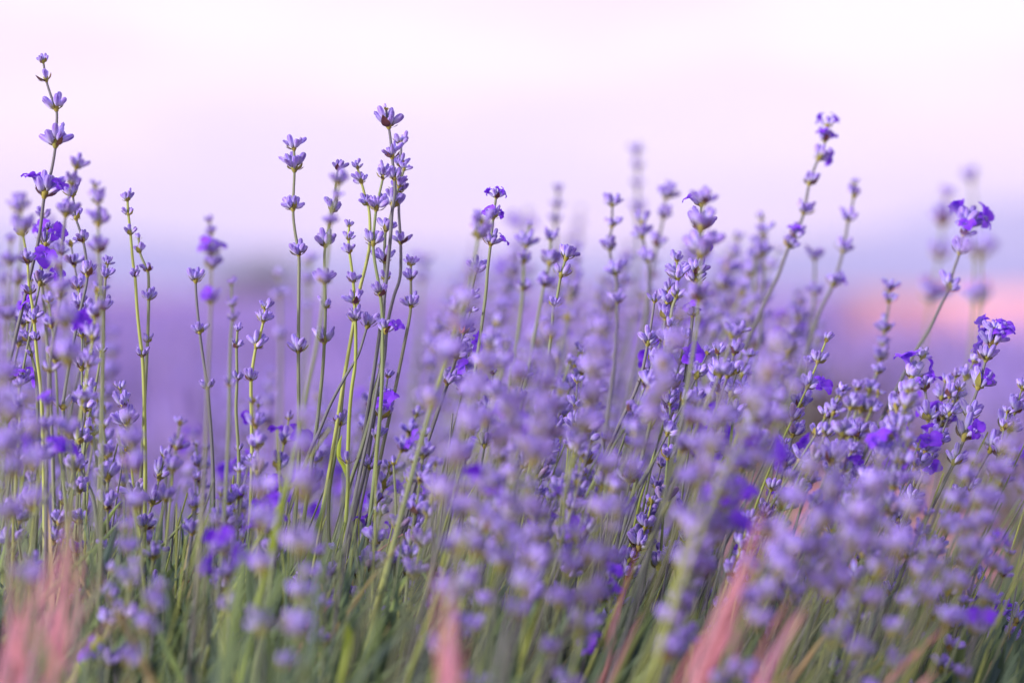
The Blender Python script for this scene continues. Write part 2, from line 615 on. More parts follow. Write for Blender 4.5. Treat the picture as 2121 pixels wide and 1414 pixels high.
# hills
for hi_i, (dist, hbase, amp, xs0, xs1, seed) in enumerate([(1500, 26, 14, -1500, 1500, 3), (2600, 70, 34, -2200, 2200, 9)]):
    nx, ny = 120, 14
    V = []
    for j in range(ny + 1):
        for i in range(nx + 1):
            x = xs0 + (xs1 - xs0) * i / nx
            y = dist + 700 * j / ny
            prof = math.sin(math.pi * j / ny) ** 0.8
            h = hbase + amp * mnoise.fractal(Vector((x / 600 + seed, y / 900, seed)), 1.0, 2.0, 3) * 1.6
            if hi_i == 1:
                h *= 0.75 + 0.55 * min(1, max(0, (x + 100) / 700))
            h += 3 * mnoise.noise(Vector((x / 40, y / 60, 1)))
            V.append((x, y, max(0, h) * prof - 1 + (0 if 0 < j < ny else -1)))
    V = np.array(V)
    Q = np.array([(j * (nx + 1) + i, j * (nx + 1) + i + 1, (j + 1) * (nx + 1) + i + 1, (j + 1) * (nx + 1) + i) for j in range(ny) for i in range(nx)])
    hl = link('hill', fast_mesh('hill', V, Q, np.zeros((len(V), 3)), np.zeros(len(Q)), [HM]))
    tag(hl, kind='structure')


# distant tree: trunk with limbs and a crown of leaf clumps
def far_tree(x, y, h, w, label, seed):
    r = random.Random(seed)
    e = bpy.data.objects.new('tree', None)
    sc.collection.objects.link(e)
    e.location = (x, y, 0)
    tag(e, label, 'tree', 'trees beyond the field')
    mb = MB()
    v, f, c = tube([(0, 0, 0), (0.05 * w, 0, h * 0.3), (-0.03 * w, 0, h * 0.6), (0, 0, h * 0.8)], [0.06 * h, 0.045 * h, 0.03 * h, 0.01 * h], 7)
    mb.add(v, f, c)
    for k in range(7):
        a = r.uniform(0, 6.28)
        z = h * r.uniform(0.25, 0.6)
        v, f, c = tube([(0, 0, z), (math.cos(a) * w * .2, math.sin(a) * w * .2, z + h * .12), (math.cos(a) * w * .38, math.sin(a) * w * .38, z + h * .28)], [0.02 * h, 0.014 * h, 0.004 * h], 5)
        mb.add(v, f, c)
    link('trunk', mb.mesh('trunk', [TWIG]), e)
    V, Q, C = [], [], []
    nl = 2600
    clumps = [(r.gauss(0, .26) * w, r.gauss(0, .26) * w, h * (0.55 + r.gauss(0, .17)), r.uniform(.12, .24) * w) for _ in range(16)]
    for i in range(nl):
        cx, cy, cz, cr = clumps[i % 16]
        p = np.array([r.gauss(0, 1), r.gauss(0, 1), r.gauss(0, 1)])
        p = p / np.linalg.norm(p) * cr * r.random() ** 0.4
        ctr = np.array([cx, cy, max(0.1 * h, cz)]) + p
        a = np.array([r.gauss(0, 1), r.gauss(0, 1), r.gauss(0, 1)])
        b = np.array([r.gauss(0, 1), r.gauss(0, 1), r.gauss(0, 1)])
        a *= 0.03 * w / np.linalg.norm(a)
        b *= 0.02 * w / np.linalg.norm(b)
        k = len(V)
        V += [ctr - a, ctr - b, ctr + a, ctr + b]
        Q.append((k, k + 1, k + 2, k + 3))
        q = r.random()
        C += [(0, 0, q)] * 4
    link('crown', fast_mesh('crown', np.array(V), np.array(Q), np.array(C), np.zeros(len(Q)), [FT], False), e)


for (px, d, h, w, lb) in [(505, 150, 2.2, 3.4, 'dark round tree blurred at the far field edge, left of the tall central stalks'),
                          (560, 135, 1.7, 4.5, 'low dark tree just to the right of the round one on the horizon')]:
    p = at(px, 640, d)
    far_tree(p.x, p.y, h, w, lb, int(px))


# lavender rows in the field behind: plants of thin stalks with purple heads, too many to count
def field_rows():
    r = np.random.RandomState(5)
    spots = []
    y = 3.3
    row = 0
    while y < 140:
        half = 0.32 * y + 1.5
        step = 0.62 if y < 25 else 0.62 * y / 25
        x = -half
        while x < half:
            yy = y + 0.10 * x + r.uniform(-.1, .1)
            bare = x > 0.135 * y and y > 15
            if not bare and r.rand() > (0.30 if x > 0.08 * y and y < 14 else 0.13):
                sc_ = (1 if y < 25 else (y / 25) ** 0.35)
                spots.append((x + r.uniform(-.08, .08), yy, r.uniform(.85, 1.12), step / .62))
            x += step
        y += 1.45 if y < 25 else 1.45 * y / 25
        row += 1
    Vs, Qs, Cs = [], [], []
    base = 0
    for (x, y, s, wide) in spots:
        n = 150 if y < 8 else (90 if y < 25 else 60)
        az = r.uniform(0, 2 * np.pi, n)
        rad = np.sqrt(r.uniform(0, 1, n))
        lean = rad * r.uniform(.5, 1.0, n)
        root = np.stack([x + np.cos(az) * rad * .16 * wide, y + np.sin(az) * rad * .16 * wide, np.full(n, .05)], 1)
        ht = (r.uniform(.42, .62, n) - .14 * rad) * s
        tip = root + np.stack([np.cos(az) * lean * .22 * wide, np.sin(az) * lean * .22 * wide, ht], 1)
        ctr = root + (tip - root) * .80
        q = r.uniform(0, 1, n)
        wst = (.006 if y < 25 else .006 * y / 25)
        whd = (.012 if y < 25 else .012 * (y / 25))
        for (p0, p1, p2, w0, w1, w2, a0, a1) in ((root, (root + ctr) / 2, ctr, wst, wst, wst * .7, 0.0, 0.35), (ctr, (ctr + tip) / 2, tip, whd * .6, whd, whd * .15, 0.6, 1.0)):
            for ax in (0, 1):
                off = np.zeros((n, 3))
                off[:, ax] = 1
                quad = np.stack([p0 - off * w0, p0 + off * w0, p1 + off * w1, p1 - off * w1, p2 + off * w2, p2 - off * w2], 1)
                Vs.append(quad.reshape(-1, 3))
                cc = np.zeros((n, 6, 3))
                cc[:, :2, 0] = a0
                cc[:, 2:4, 0] = (a0 + a1) / 2
                cc[:, 4:, 0] = a1
                cc[:, :, 2] = q[:, None]
                Cs.append(cc.reshape(-1, 3))
                ii = base + np.arange(n)[:, None] * 6
                Qs.append(np.concatenate([ii + np.array([0, 1, 2, 3]), ii + np.array([3, 2, 4, 5])], 0))
                base += n * 6
        # leafy body of the plant
        m = 60 if y < 25 else 16
        az = r.uniform(0, 2 * np.pi, m)
        el = r.uniform(0, 1, m)
        p = np.stack([x + np.cos(az) * .26 * wide * np.sqrt(1 - el * el), y + np.sin(az) * .26 * wide * np.sqrt(1 - el * el), .04 + .30 * el * s], 1)
        d1 = r.normal(0, 1, (m, 3))
        d1 *= .05 * wide / np.linalg.norm(d1, axis=1)[:, None]
        d2 = r.normal(0, 1, (m, 3))
        d2 *= .03 * wide / np.linalg.norm(d2, axis=1)[:, None]
        Vs.append(np.stack([p - d1, p - d2, p + d1, p + d2], 1).reshape(-1, 3))
        cc = np.zeros((m, 4, 3))
        cc[:, :, 0] = r.uniform(0, .42, m)[:, None]
        cc[:, :, 2] = r.uniform(0, 1, m)[:, None]
        Cs.append(cc.reshape(-1, 3))
        Qs.append(base + np.arange(m)[:, None] * 4 + np.array([0, 1, 2, 3]))
        base += m * 4
    V, Q, C = np.concatenate(Vs), np.concatenate(Qs), np.concatenate(Cs)
    return fast_mesh('lavender_rows', V, Q, C, np.zeros(len(Q)), [FB], False)


lr = link('lavender_rows', field_rows())
tag(lr, 'blurred rows of purple lavender stretching back to the hills', 'lavender field', kind='stuff')


# ------------------------------------------------------------------ near bed: mound and leaves
def lean_at(px):
    return float(np.interp(px, [-100, 300, 700, 1100, 1500, 2200], [0.05, 0.05, 0.16, 0.26, 0.36, 0.44]))


ROOT_Z = CAM.z - 0.31


def mound_z(x, y):
    e = min(1, max(0, (y - 0.42) / 0.2)) * min(1, max(0, (2.35 - y) / 0.35))
    return -0.02 + (ROOT_Z + 0.01) * (e ** 0.6) + 0.02 * mnoise.noise(Vector((x * 9, y * 9, 0))) * e


MM, t, o = new_mat('mound_soil')
g = ramp(t, [(0.35, (0.05, 0.06, 0.04)), (0.7, (0.12, 0.11, 0.08))], noise_of(t, 40, 5))
finish(t, o, g.outputs[0], 0.95)
mo = grid_obj('planting_bank', -1.6, 1.6, -0.0 - 0.2, 2.6, 70, 70, mound_z, MM)
tag(mo, kind='structure')


# the evening air between here and the hills
hv = np.array([(x, y, z) for z in (-2, 190) for y in (-320, 4250) for x in (-2550, 2550)], dtype=float)
hq = np.array([(0, 2, 3, 1), (4, 5, 7, 6), (0, 1, 5, 4), (2, 6, 7, 3), (0, 4, 6, 2), (1, 3, 7, 5)])
hz = link('haze', fast_mesh('haze', hv, hq, np.zeros((8, 3)), np.zeros(6), [HAZE], False))
tag(hz, 'pale evening haze over the field and hills', 'haze', kind='stuff')


def blades(specs):
    """folded blades: each (root, dir tip vector, length, width, bend, rnd)"""
    n = len(specs)
    S = 6
    V = np.zeros((n, S, 3, 3))
    C = np.zeros((n, S, 3, 3))
    for i, (root, d, ln, wd, bend, rnd) in enumerate(specs):
        d = np.array(d) / np.linalg.norm(d)
        side = np.cross(d, (0.0, 1.0, 0.0) if R.random() < .5 else (0.5, 0.8, 0.0))
        side /= np.linalg.norm(side)
        nor = np.cross(side, d)
        for s in range(S):
            u = s / (S - 1)
            w = wd * (0.55 + 0.6 * math.sin(math.pi * min(1, u * .9 + .1))) * (1 if u < .8 else .7) * (0.12 if s == S - 1 else 1)
            p = np.array(root) + d * ln * u + np.array(bend) * ln * u * u
            V[i, s, 0] = p - side * w
            V[i, s, 1] = p - nor * w * .45
            V[i, s, 2] = p + side * w
            C[i, s, :, 0] = u
            C[i, s, 1, 1] = 1
            C[i, s, :, 2] = rnd
    idx = np.arange(n)[:, None] * (S * 3)
    Q = []
    for s in range(S - 1):
        for j in range(2):
            Q.append(idx + np.array([s * 3 + j, s * 3 + j + 1, (s + 1) * 3 + j + 1, (s + 1) * 3 + j]))
    return V.reshape(-1, 3), np.concatenate(Q), C.reshape(-1, 3)


specs = []
for i in range(19000):
    d = R.uniform(0.72, 2.15) if R.random() < .62 else R.uniform(1.18, 1.42)
    px = R.uniform(-500, 2650)
    x = (px - 1060.5) / F * d
    clump = mnoise.noise(Vector((x * 14, d * 14, 3)))
    if clump < -0.25:
        continue
    if (d < 1.19 and R.random() < 0.84) or (765 < px < 920 and d < 1.31):
        continue
    left = float(np.interp(px, [0, 700, 1200, 2200], [1.6, 1.7, 1.15, 1.0]))
    ln = R.uniform(0.045, 0.13) * left * (0.75 + 0.5 * clump + 0.2)
    ln = max(0.03, ln)
    ln *= 1.45 if R.random() < 0.12 else 1
    z = mound_z(x, d) + 0.02 + R.uniform(0, .05) * left
    if d < 1.0:
        ln *= 0.8
    q = R.random()
    ycap = R.triangular(960, 1300, 1150) if px < 950 else R.uniform(1080, 1340)
    if q < .3 and px < 950:
        ln = max(ln, CAM.z - (ycap - 600) * d / F - z)      # how high the tips may reach
    ytip = 600 - (z + ln - CAM.z) * F / d
    if ytip < ycap:
        ln = max(0.02, CAM.z - (ycap - 600) * d / F - z)
    lean = lean_at(px) * 1.2 + R.gauss(0.06, 0.36)
    specs.append(((x, d, z), (lean, R.gauss(0, 0.35), 1.0), ln, R.uniform(0.0009, 0.0019) * (1.25 if 1.15 < d < 1.5 else 1), (R.gauss(.05, .12), R.gauss(0, .1), R.uniform(-.2, .05)), R.random() ** 1.1))
V, Q, C = blades(specs)
fo = link('leaves', fast_mesh('leaves', V, Q, C, np.zeros(len(Q)), [LEAF]))
tag(fo, 'mass of narrow grey green lavender leaves under the flower stalks', 'foliage', kind='stuff')


# ------------------------------------------------------------------ lavender stalks
def spline(pts, n):
    """Catmull-Rom through the points"""
    P = [Vector(p) for p in pts]
    P = [P[0] * 2 - P[1]] + P + [P[-1] * 2 - P[-2]]
    outp = []
    segs = len(P) - 3
    per = max(2, n // segs)
    for i in range(segs):
        p0, p1, p2, p3 = P[i:i + 4]
        for k in range(per):
            t = k / per
            outp.append(0.5 * ((2 * p1) + (-p0 + p2) * t + (2 * p0 - 5 * p1 + 4 * p2 - p3) * t * t + (-p0 + 3 * p1 - 3 * p2 + p3) * t ** 3))
    outp.append(P[-2])
    return outp


def stem_mesh(pts, r_top, r_bot, mat, sides=8, rnd=None):
    n = len(pts)
    # thin under the head and growing quickly below it
    rads = [r_top + (r_bot - r_top) * min(1, (i / (n - 1)) * 1.7) for i in range(n)]
    v, f, c = tube(pts, rads, sides, 0.20, R.random() if rnd is None else rnd)
    mb = MB()
    mb.add(v, f, c)
    return mb.mesh('stem', [mat])


def orient(pos, axis, roll, s):
    q = axis.to_track_quat('Z', 'Y')
    return Matrix.Translation(pos) @ q.to_matrix().to_4x4() @ rot('Z', roll) @ Matrix.Scale(s, 4)


MATS = {'g': STEM, 'x': STEMG, 'l': STEML}
n_ind = 0


def hero(label, d, mt, pts, whorls, group='lavender stalks in and near the plane of focus', wst=8.5):
    """pts: traced stem from the tip down, in photograph pixels on the plane at distance d; whorls: (y, width, buds, open)"""
    dd = R.uniform(-0.02, 0.02)
    d += 0.0
    y0 = whorls[0][0] - 3                      # the stem ends inside its top whorl
    while len(pts) > 2 and pts[1][1] <= y0 + 1:
        pts = pts[1:]
    if pts[0][1] < y0 < pts[1][1]:
        q = (y0 - pts[0][1]) / (pts[1][1] - pts[0][1])
        pts = [(pts[0][0] + (pts[1][0] - pts[0][0]) * q, y0)] + pts[1:]
    xs = [p[0] for p in pts]
    ys = [p[1] for p in pts]
    W = [at(x, y, d) for x, y in pts]
    # carry the stem down to the bank
    slope = (xs[-1] - xs[-2]) / max(1.0, ys[-1] - ys[-2])
    goal = -lean_at(xs[-1])
    x, y = xs[-1], ys[-1]
    yend = 600 + (CAM.z - ROOT_Z - 0.01) * F / d
    while y < yend - 30:
        st = min(130, yend - y)
        slope = slope * 0.72 + goal * 0.28 + R.uniform(-.02, .02)
        x += slope * st
        y += st
        W.append(at(x, y, d + dd * (y - ys[-1]) / 500))
    e = bpy.data.objects.new('lavender_stalk', None)
    sc.collection.objects.link(e)
    basep = W[-1]
    e.location = basep
    tag(e, label, 'flower', group)
    path = spline([p - basep for p in W], max(28, 4 * len(W)))
    link('stem', stem_mesh(path, 2.3 / F * d, (wst if d > 1.1 else 5.0) / 2 / F * d, MATS[mt]), e)
    up = [Vector(p) for p in path]
    for wi, w in enumerate(whorls):
        wy, ww = w[0], w[1]
        n = w[2] if len(w) > 2 else 7
        op = w[3] if len(w) > 3 else 0
        # place on the path where it passes this height
        tz = at(0, wy, d).z - basep.z
        k = min(range(len(up) - 1), key=lambda i: abs((up[i].z + up[i + 1].z) / 2 - tz))
        a, b = up[k], up[k + 1]
        f = (tz - a.z) / (b.z - a.z) if abs(b.z - a.z) > 1e-9 else 0
        f = max(-0.6, min(1.2, f))
        pos = a.lerp(b, f)
        axis = (a - b).normalized()
        s = ww / 50.0 * d / 1.3 * 1.20
        rr = random.Random(R.random())
        cup = link('flower_whorl', rr.choice(cup_meshes), e, mat=orient(pos, axis, rr.uniform(0, 6.28), s))
        if n >= 4:
            n += rr.choice([2, 3, 3])
        lay = layout(n, rr, spread=1.0 if n > 3 else 0.8)
        if wi == 0 and n <= 6:
            lay.append(Matrix.Translation((0, 0, 0.0012)) @ rot('Y', rr.uniform(-.15, .15)))
        for i, M in enumerate(lay):
            link('bud', rr.choice(bud_meshes), cup, mat=M)
            if i < op:
                link('blossom', rr.choice(blossom_meshes), cup, mat=M @ Matrix.Scale(.66, 4))
    return e


# label, distance, stem, traced stem, whorls
HEROES = [
 ("tallest stalk at the far left, bare stem with widely spaced whorls against pale sky", 1.31, 'x', [(90,131),(96,167),(106,200),(117,228),(117,265),(114,310),(105,360),(92,405),(82,485),(68,547),(54,606),(37,677),(23,734),(8,782)], [(130,30,4),(166,44,2),(226,54,6),(301,60,7),(405,66,8,2)]),
 ("slightly soft stalk with a fat pale top whorl, second from the far left one", 1.22, 'x', [(157,350),(148,381),(136,446),(127,527),(124,620),(107,725),(103,768),(100,850)], [(348,42,6),(382,36,6),(446,50,8),(527,34,3),(620,30,2),(770,40,2)]),
 ("soft stalk with five pale whorls, behind the fat topped one at left", 1.18, 'g', [(192,360),(197,385),(203,420),(204,524),(209,598),(213,683),(212,796),(211,1000)], [(388,28,2),(421,42,6),(466,52,8),(522,46,7),(640,36,4)]),
 ("bluish stemmed stalk with opposed bud pairs that bends right near its foot", 1.29, 'x', [(150,400),(158,454),(163,470),(174,507),(181,570),(172,620),(160,671),(144,753),(133,820),(131,846),(136,908),(153,948),(170,982),(192,1027),(201,1084)], [(405,40,7),(454,38,6),(500,38,6),(570,44,6),(671,34,2),(846,48,2)]),
 ("short double topped stalk whose upper whorls sit right of the bluish stem", 1.31, 'g', [(224,540),(219,574),(216,620),(214,700)], [(548,28,5),(575,32,5),(640,38,4)]),
 ("long bright green stalk with small neat whorls and empty sky to its right", 1.30, 'l', [(262,400),(264,416),(266,445),(270,480),(275,540),(280,575),(284,640),(290,700),(295,740),(298,800),(300,900),(301,980),(300,1060)], [(416,30,5),(445,28,5),(486,30,5),(573,30,4),(738,36,4)]),
 ("thin stalk twined beside the bright green one, tops below it", 1.32, 'g', [(286,480),(290,523),(300,548),(307,565),(308,620),(306,700),(303,760)], [(496,20,3),(523,30,5),(562,30,4),(621,34,6),(708,30,3)]),
 ("soft thick stemmed stalk with open purple flowers, alone left of centre sky", 1.16, 'g', [(428,440),(434,458),(437,490),(438,528),(438,600),(434,700),(430,790),(427,900)], [(460,24,4),(487,28,5),(530,46,7,2),(556,44,6),(628,46,7,1)]),
 ("stalk with a single clear blue whorl just left of the soft thick stemmed one", 1.31, 'x', [(403,560),(405,583),(407,620),(415,700),(425,770),(430,808)], [(583,44,7),(690,36,5),(806,34,4)]),
 ("soft knobbly stalk of small whorls overlapping the sharp thin ones", 1.20, 'g', [(480,575),(480,620),(482,655),(478,700),(476,770),(475,850)], [(590,26,4),(634,28,5),(664,30,6),(800,34,4)]),
 ("thin sharp stalk with paired buds hugging the stem, left of the two tier one", 1.31, 'g', [(495,660),(492,685),(490,720),(491,788),(489,850),(494,934),(494,1000),(490,1100)], [(685,24,4),(720,30,5),(788,34,4),(934,26,3)]),
 ("lime stemmed stalk with a two tier rounded head and curved neck", 1.29, 'l', [(551,630),(549,640),(545,668),(536,705),(530,720),(524,755),(520,790),(521,870),(522,950),(519,1050),(515,1150)], [(641,32,5),(666,38,6),(719,42,6),(787,40,4),(955,30,5)]),
 ("straight sharp stalk standing clear with four spaced whorls against the sky", 1.30, 'g', [(609,290),(609,308),(610,351),(607,434),(611,480),(619,528),(619,600),(618,728),(619,850),(620,920),(615,1020),(608,1120)], [(308,46,5),(351,58,6),(434,44,6),(528,42,8),(728,50,4)]),
 ("soft bent stalk with crowded whorls leaning over the sharp one behind", 1.17, 'g', [(704,352),(701,381),(697,412),(686,438),(683,465),(680,520),(674,570),(668,640),(655,720),(640,790)], [(382,42,6),(412,28,4),(466,34,6),(586,46,7)]),
 ("sharp stalk with wide three tier head behind the soft bent one", 1.31, 'g', [(706,335),(700,352),(688,436),(674,508),(672,560),(674,640),(672,705),(668,770),(660,850),(655,890)], [(352,34,4),(438,46,6),(509,48,8),(585,46,5),(638,34,4),(708,54,4)]),
 ("small curved topped stalk just left of the crowded central spikes", 1.31, 'l', [(740,340),(741,350),(749,379),(757,410),(765,440),(766,500),(760,540),(745,600),(738,640)], [(349,28,4),(379,34,5),(424,34,5),(500,26,4)]),
 ("green stemmed stalk crossing behind the tallest central spike", 1.29, 'g', [(796,345),(793,370),(785,405),(779,434),(773,500),(776,540),(783,580),(790,630),(793,690)], [(369,42,6),(434,46,7),(506,48,6),(612,42,6)]),
 ("tallest central spike with a pointed single bud on top", 1.30, 'x', [(799,210),(800,228),(805,262),(809,290),(812,325),(816,360),(818,400),(812,440),(808,500)], [(228,22,1),(262,56,6),(326,44,6),(372,40,5)]),
 ("crowded spike right of the tallest one with whorls packed closely together", 1.31, 'g', [(838,320),(836,354),(824,393),(814,427),(807,455),(799,478),(797,504),(797,546),(797,579),(795,641),(790,698),(790,755),(776,811),(771,850),(749,929),(726,997),(704,1070)], [(353,28,5),(386,40,6),(427,52,8),(478,40,6),(542,48,6),(580,32,4)]),
 ("grey stemmed spike with a large winged whorl low on its right side", 1.32, 'x', [(832,270),(831,300),(829,360),(826,427),(828,470),(830,503),(829,571),(816,613),(805,658),(800,692),(796,740),(785,805),(770,893),(757,971),(735,1060)], [(300,38,5),(345,36,5),(400,44,6),(503,44,4)]),
 ("short sharp stalk with three cup shaped whorls right of the central cluster", 1.31, 'g', [(852,535),(851,548),(851,578),(851,634),(847,665),(840,700)], [(549,34,5),(579,36,5),(635,42,6)]),
 ("thick dark stem slanting down to the left below the central cluster", 1.30, 'x', [(795,520),(793,542),(788,585),(773,641),(759,681),(742,735),(720,772),(686,834),(660,896),(640,940)], [(676,50,6)]),
 ("stalk with two blue whorls in front of the dark slanting stems", 1.29, 'x', [(797,660),(798,690),(793,740),(782,800),(768,880),(750,960)], [(688,44,7,1)]),
 ("lime stemmed stalk with small cups left of the dark slanting stem", 1.30, 'l', [(723,455),(723,470),(722,498),(724,523),(729,560),(733,600),(736,660),(737,720),(735,760),(728,810),(723,870),(722,900),(720,960),(720,1020)], [(470,22,4),(497,28,4),(524,32,5),(584,34,4),(628,42,4),(663,40,6),(958,42,2)]),
 ("stalk with a pale split whorl low between the green stems at centre left", 1.31, 'g', [(735,640),(722,730),(712,800),(704,880),(695,940),(683,1010),(680,1070),(682,1140)], [(665,34,5),(880,42,5)]),
 ("sharp stalk crowned by vivid open flowers right of centre", 1.30, 'g', [(1027,395),(1027,412),(1022,450),(1016,507),(1010,560),(1005,620)], [(410,30,4,3),(452,38,5,2),(507,42,6,1)]),
 ("soft pale stalk leaning across the vivid crowned one", 1.18, 'g', [(1000,440),(998,463),(991,490),(984,530),(972,600),(958,650),(940,700)], [(462,46,6),(492,54,7)]),
 ("dark thin stem with a withered pink flower caught on its low whorl", 1.31, 'x', [(990,540),(986,562),(974,613),(957,670),(948,709),(940,760),(925,800)], [(563,42,5),(617,34,5),(709,40,4)]),
 ("soft yellow green stalk with one wide cup left of the dark thin stem", 1.20, 'l', [(948,620),(945,647),(938,690),(925,740),(905,800)], [(648,56,7)]),
 ("soft stalk in the first loose group right of the vivid crowned one", 1.44, 'g', [(1097,445),(1097,470),(1090,510),(1085,545),(1083,600),(1075,680)], [(470,26,3),(510,46,7),(545,38,6),(600,40,5)]),
 ("soft stalk with two wide cups right of that loose group's first", 1.42, 'g', [(1142,470),(1140,497),(1138,545),(1125,600),(1110,680)], [(497,36,5),(547,48,7),(592,42,6)]),
 ("sharp pale stalk with wide open top whorl in front of the loose group", 1.30, 'g', [(1174,515),(1172,535),(1162,570),(1153,620),(1147,634),(1141,700)], [(536,50,5),(572,46,5),(634,34,4),(698,34,3)]),
 ("small faint stalk with three bird shaped whorls against pink sky", 1.62, 'x', [(1156,382),(1156,398),(1152,428),(1150,460),(1150,520)], [(398,26,4),(430,30,4),(461,32,5)]),
 ("soft stalk with pointed jug shaped top whorl against the sky", 1.42, 'x', [(1267,395),(1268,427),(1267,470),(1262,500),(1266,540),(1275,565),(1278,640)], [(426,40,7),(470,38,5),(517,44,6),(568,46,7),(628,40,5)]),
 ("faintest tall stalk, three blurred whorls above the right of centre mass", 1.78, 'x', [(1319,305),(1318,318),(1321,348),(1321,386),(1320,440),(1322,520)], [(318,32,5),(350,28,4),(388,30,5),(442,36,5)]),
 ("soft stalk with two stacked blue whorls below the faintest tall one", 1.45, 'x', [(1330,440),(1330,462),(1331,490),(1342,540),(1345,600),(1338,680)], [(462,38,5),(491,44,6),(542,42,6)]),
 ("soft stalk bending right with two bird like whorls on the sky", 1.50, 'x', [(1391,375),(1388,390),(1379,410),(1374,450),(1363,500),(1350,560),(1338,640)], [(390,26,3),(410,42,5),(451,40,5),(510,42,6)]),
 ("stout soft stalk with tall forked top in front of the sharp dark one", 1.17, 'g', [(1460,400),(1455,440),(1453,475),(1452,540),(1448,600),(1443,680)], [(420,50,4),(473,60,6),(530,70,8),(622,56,7)]),
 ("sharp dark stemmed stalk with vivid petals showing beside its whorls", 1.31, 'x', [(1452,400),(1452,430),(1450,475),(1448,520),(1442,560),(1437,620),(1430,700)], [(425,44,4,1),(475,60,6),(518,44,4,2),(566,54,6),(585,50,4),(655,40,3,2)]),
 ("sharp stalk with yellow bracts clustered left of the dark stemmed one", 1.28, 'g', [(1402,520),(1402,540),(1404,575),(1402,610),(1392,640),(1385,700),(1370,780)], [(541,34,6),(577,50,7),(616,40,6)]),
 ("sharp crowded stalk with brown bracts low left of the dark stemmed one", 1.31, 'x', [(1388,590),(1385,620),(1380,650),(1374,690),(1360,740)], [(605,38,5),(632,52,8),(658,50,8)]),
 ("sharp slanted stem with two pale whorls at the left of the crowded group", 1.30, 'x', [(1357,605),(1355,628),(1349,670),(1341,715),(1330,770),(1312,820),(1292,860)], [(625,34,3),(713,46,7)]),
 ("soft little three whorl stalk left of the tall leaning purple one", 1.50, 'x', [(1577,435),(1576,455),(1581,488),(1580,525),(1582,600)], [(455,28,3),(488,40,5),(528,42,6)]),
 ("second soft stalk beside the little three whorl one, slightly lower", 1.55, 'g', [(1566,480),(1565,500),(1566,535),(1560,600)], [(505,30,4),(537,36,5)]),
 ("tall leaning stalk with vivid flowers at its tip, upper right", 1.42, 'x', [(1716,240),(1712,270),(1705,310),(1690,340),(1675,385),(1665,440),(1650,480),(1630,520),(1612,570),(1597,600),(1560,680),(1530,750)], [(262,34,3,2),(292,40,4,2),(330,44,5,1),(382,42,5),(442,44,6),(490,46,6,1),(512,38,5)]),
 ("sparse stalk with thorny looking whorls right of the tall leaning one", 1.46, 'x', [(1771,365),(1770,382),(1768,410),(1757,455),(1746,520),(1725,590),(1700,640),(1680,700)], [(382,24,2),(408,40,5),(457,44,5),(521,44,6),(592,40,5,1)]),
 ("soft round whorled stalk between the leaning one and the sparse one", 1.52, 'g', [(1688,505),(1688,530),(1687,590),(1680,680)], [(537,42,8),(610,36,5)]),
 ("very soft stalk with ball topped head at the right, near the lens", 1.02, 'g', [(1962,390),(1960,410),(1953,465),(1945,535),(1928,620),(1912,720)], [(408,38,5),(465,64,6),(535,58,4),(623,68,7)]),
 ("faint ball topped stalk highest at the right edge group", 1.95, 'g', [(2013,350),(2012,372),(2018,430),(2024,530),(2024,620)], [(374,46,7)]),
 ("very soft broad stalk with ghostly wide whorls at the right", 0.98, 'g', [(2030,455),(2028,532),(2024,624),(2020,720)], [(532,76,5),(625,74,6)]),
 ("stalk with purple bell shaped head in the right edge group", 1.38, 'x', [(2006,450),(1998,480),(1987,525),(1975,560),(1963,600),(1945,640),(1920,690),(1895,730),(1865,790)], [(470,62,7,2),(487,50,5,1),(524,46,5),(600,48,6)]),
 ("soft upright purple stalk standing over the pink field", 1.44, 'x', [(1843,575),(1842,600),(1840,640),(1833,680),(1824,740),(1810,790),(1785,860)], [(602,36,6),(626,36,5),(686,44,6),(716,34,4),(746,46,6)]),
 ("sharp vivid flowering head arching at the far right", 1.30, 'x', [(2062,660),(2058,700),(2042,745),(2030,790),(2010,850),(1998,905),(1975,960),(1950,1010)], [(688,46,5,3),(716,56,7,2),(745,50,6,1),(802,60,6,1),(866,58,7),(908,62,6,1),(960,50,5)]),
 ("sharp tilted stalk with a purple frilled flower near the right", 1.29, 'x', [(1912,780),(1918,820),(1922,865),(1920,930),(1914,975),(1900,1010)], [(806,44,6,2),(868,52,5),(980,46,6,3)]),
 ("sharp stalk with a brown hearted three lobed whorl on a thin neck", 1.30, 'x', [(1775,875),(1773,903),(1766,945),(1757,1000),(1745,1060),(1725,1130)], [(903,46,4),(952,44,6),(1004,44,5),(1108,40,7)]),
 ("dark stalk with three packed blue whorls left of the brown hearted one", 1.31, 'x', [(1726,915),(1725,940),(1727,975),(1725,1010),(1718,1080),(1707,1140)], [(940,50,5),(978,44,6),(1011,42,6),(1102,50,8)]),
 ("long sharp stalk with blue whorls in the middle of the right hand mass", 1.30, 'x', [(1487,715),(1487,740),(1489,775),(1488,810),(1483,870),(1478,920),(1468,990),(1452,1050),(1440,1110)], [(733,32,4),(778,54,6),(811,56,6),(876,40,6,1),(918,48,6)]),
 ("clear blue stalk just right of the long sharp one", 1.32, 'g', [(1535,790),(1533,812),(1520,860),(1512,930),(1505,1000)], [(812,42,6),(866,56,8),(948,42,6)]),
 ("stalk with grey blue whorl over a fan of dark stems", 1.30, 'x', [(1316,880),(1308,905),(1296,960),(1282,1010),(1268,1070)], [(905,52,7),(922,40,3)]),
 ("soft stalk with yellow cup in front of the long sharp one", 1.20, 'g', [(1525,665),(1517,695),(1500,750),(1480,800),(1457,850),(1440,890)], [(698,46,7),(775,44,6)]),
 ("narrow upright spike of tiny blue buds low in the middle", 1.30, 'l', [(1205,1105),(1205,1125),(1203,1160),(1199,1200)], [(1128,22,3),(1148,26,4),(1172,24,4)]),
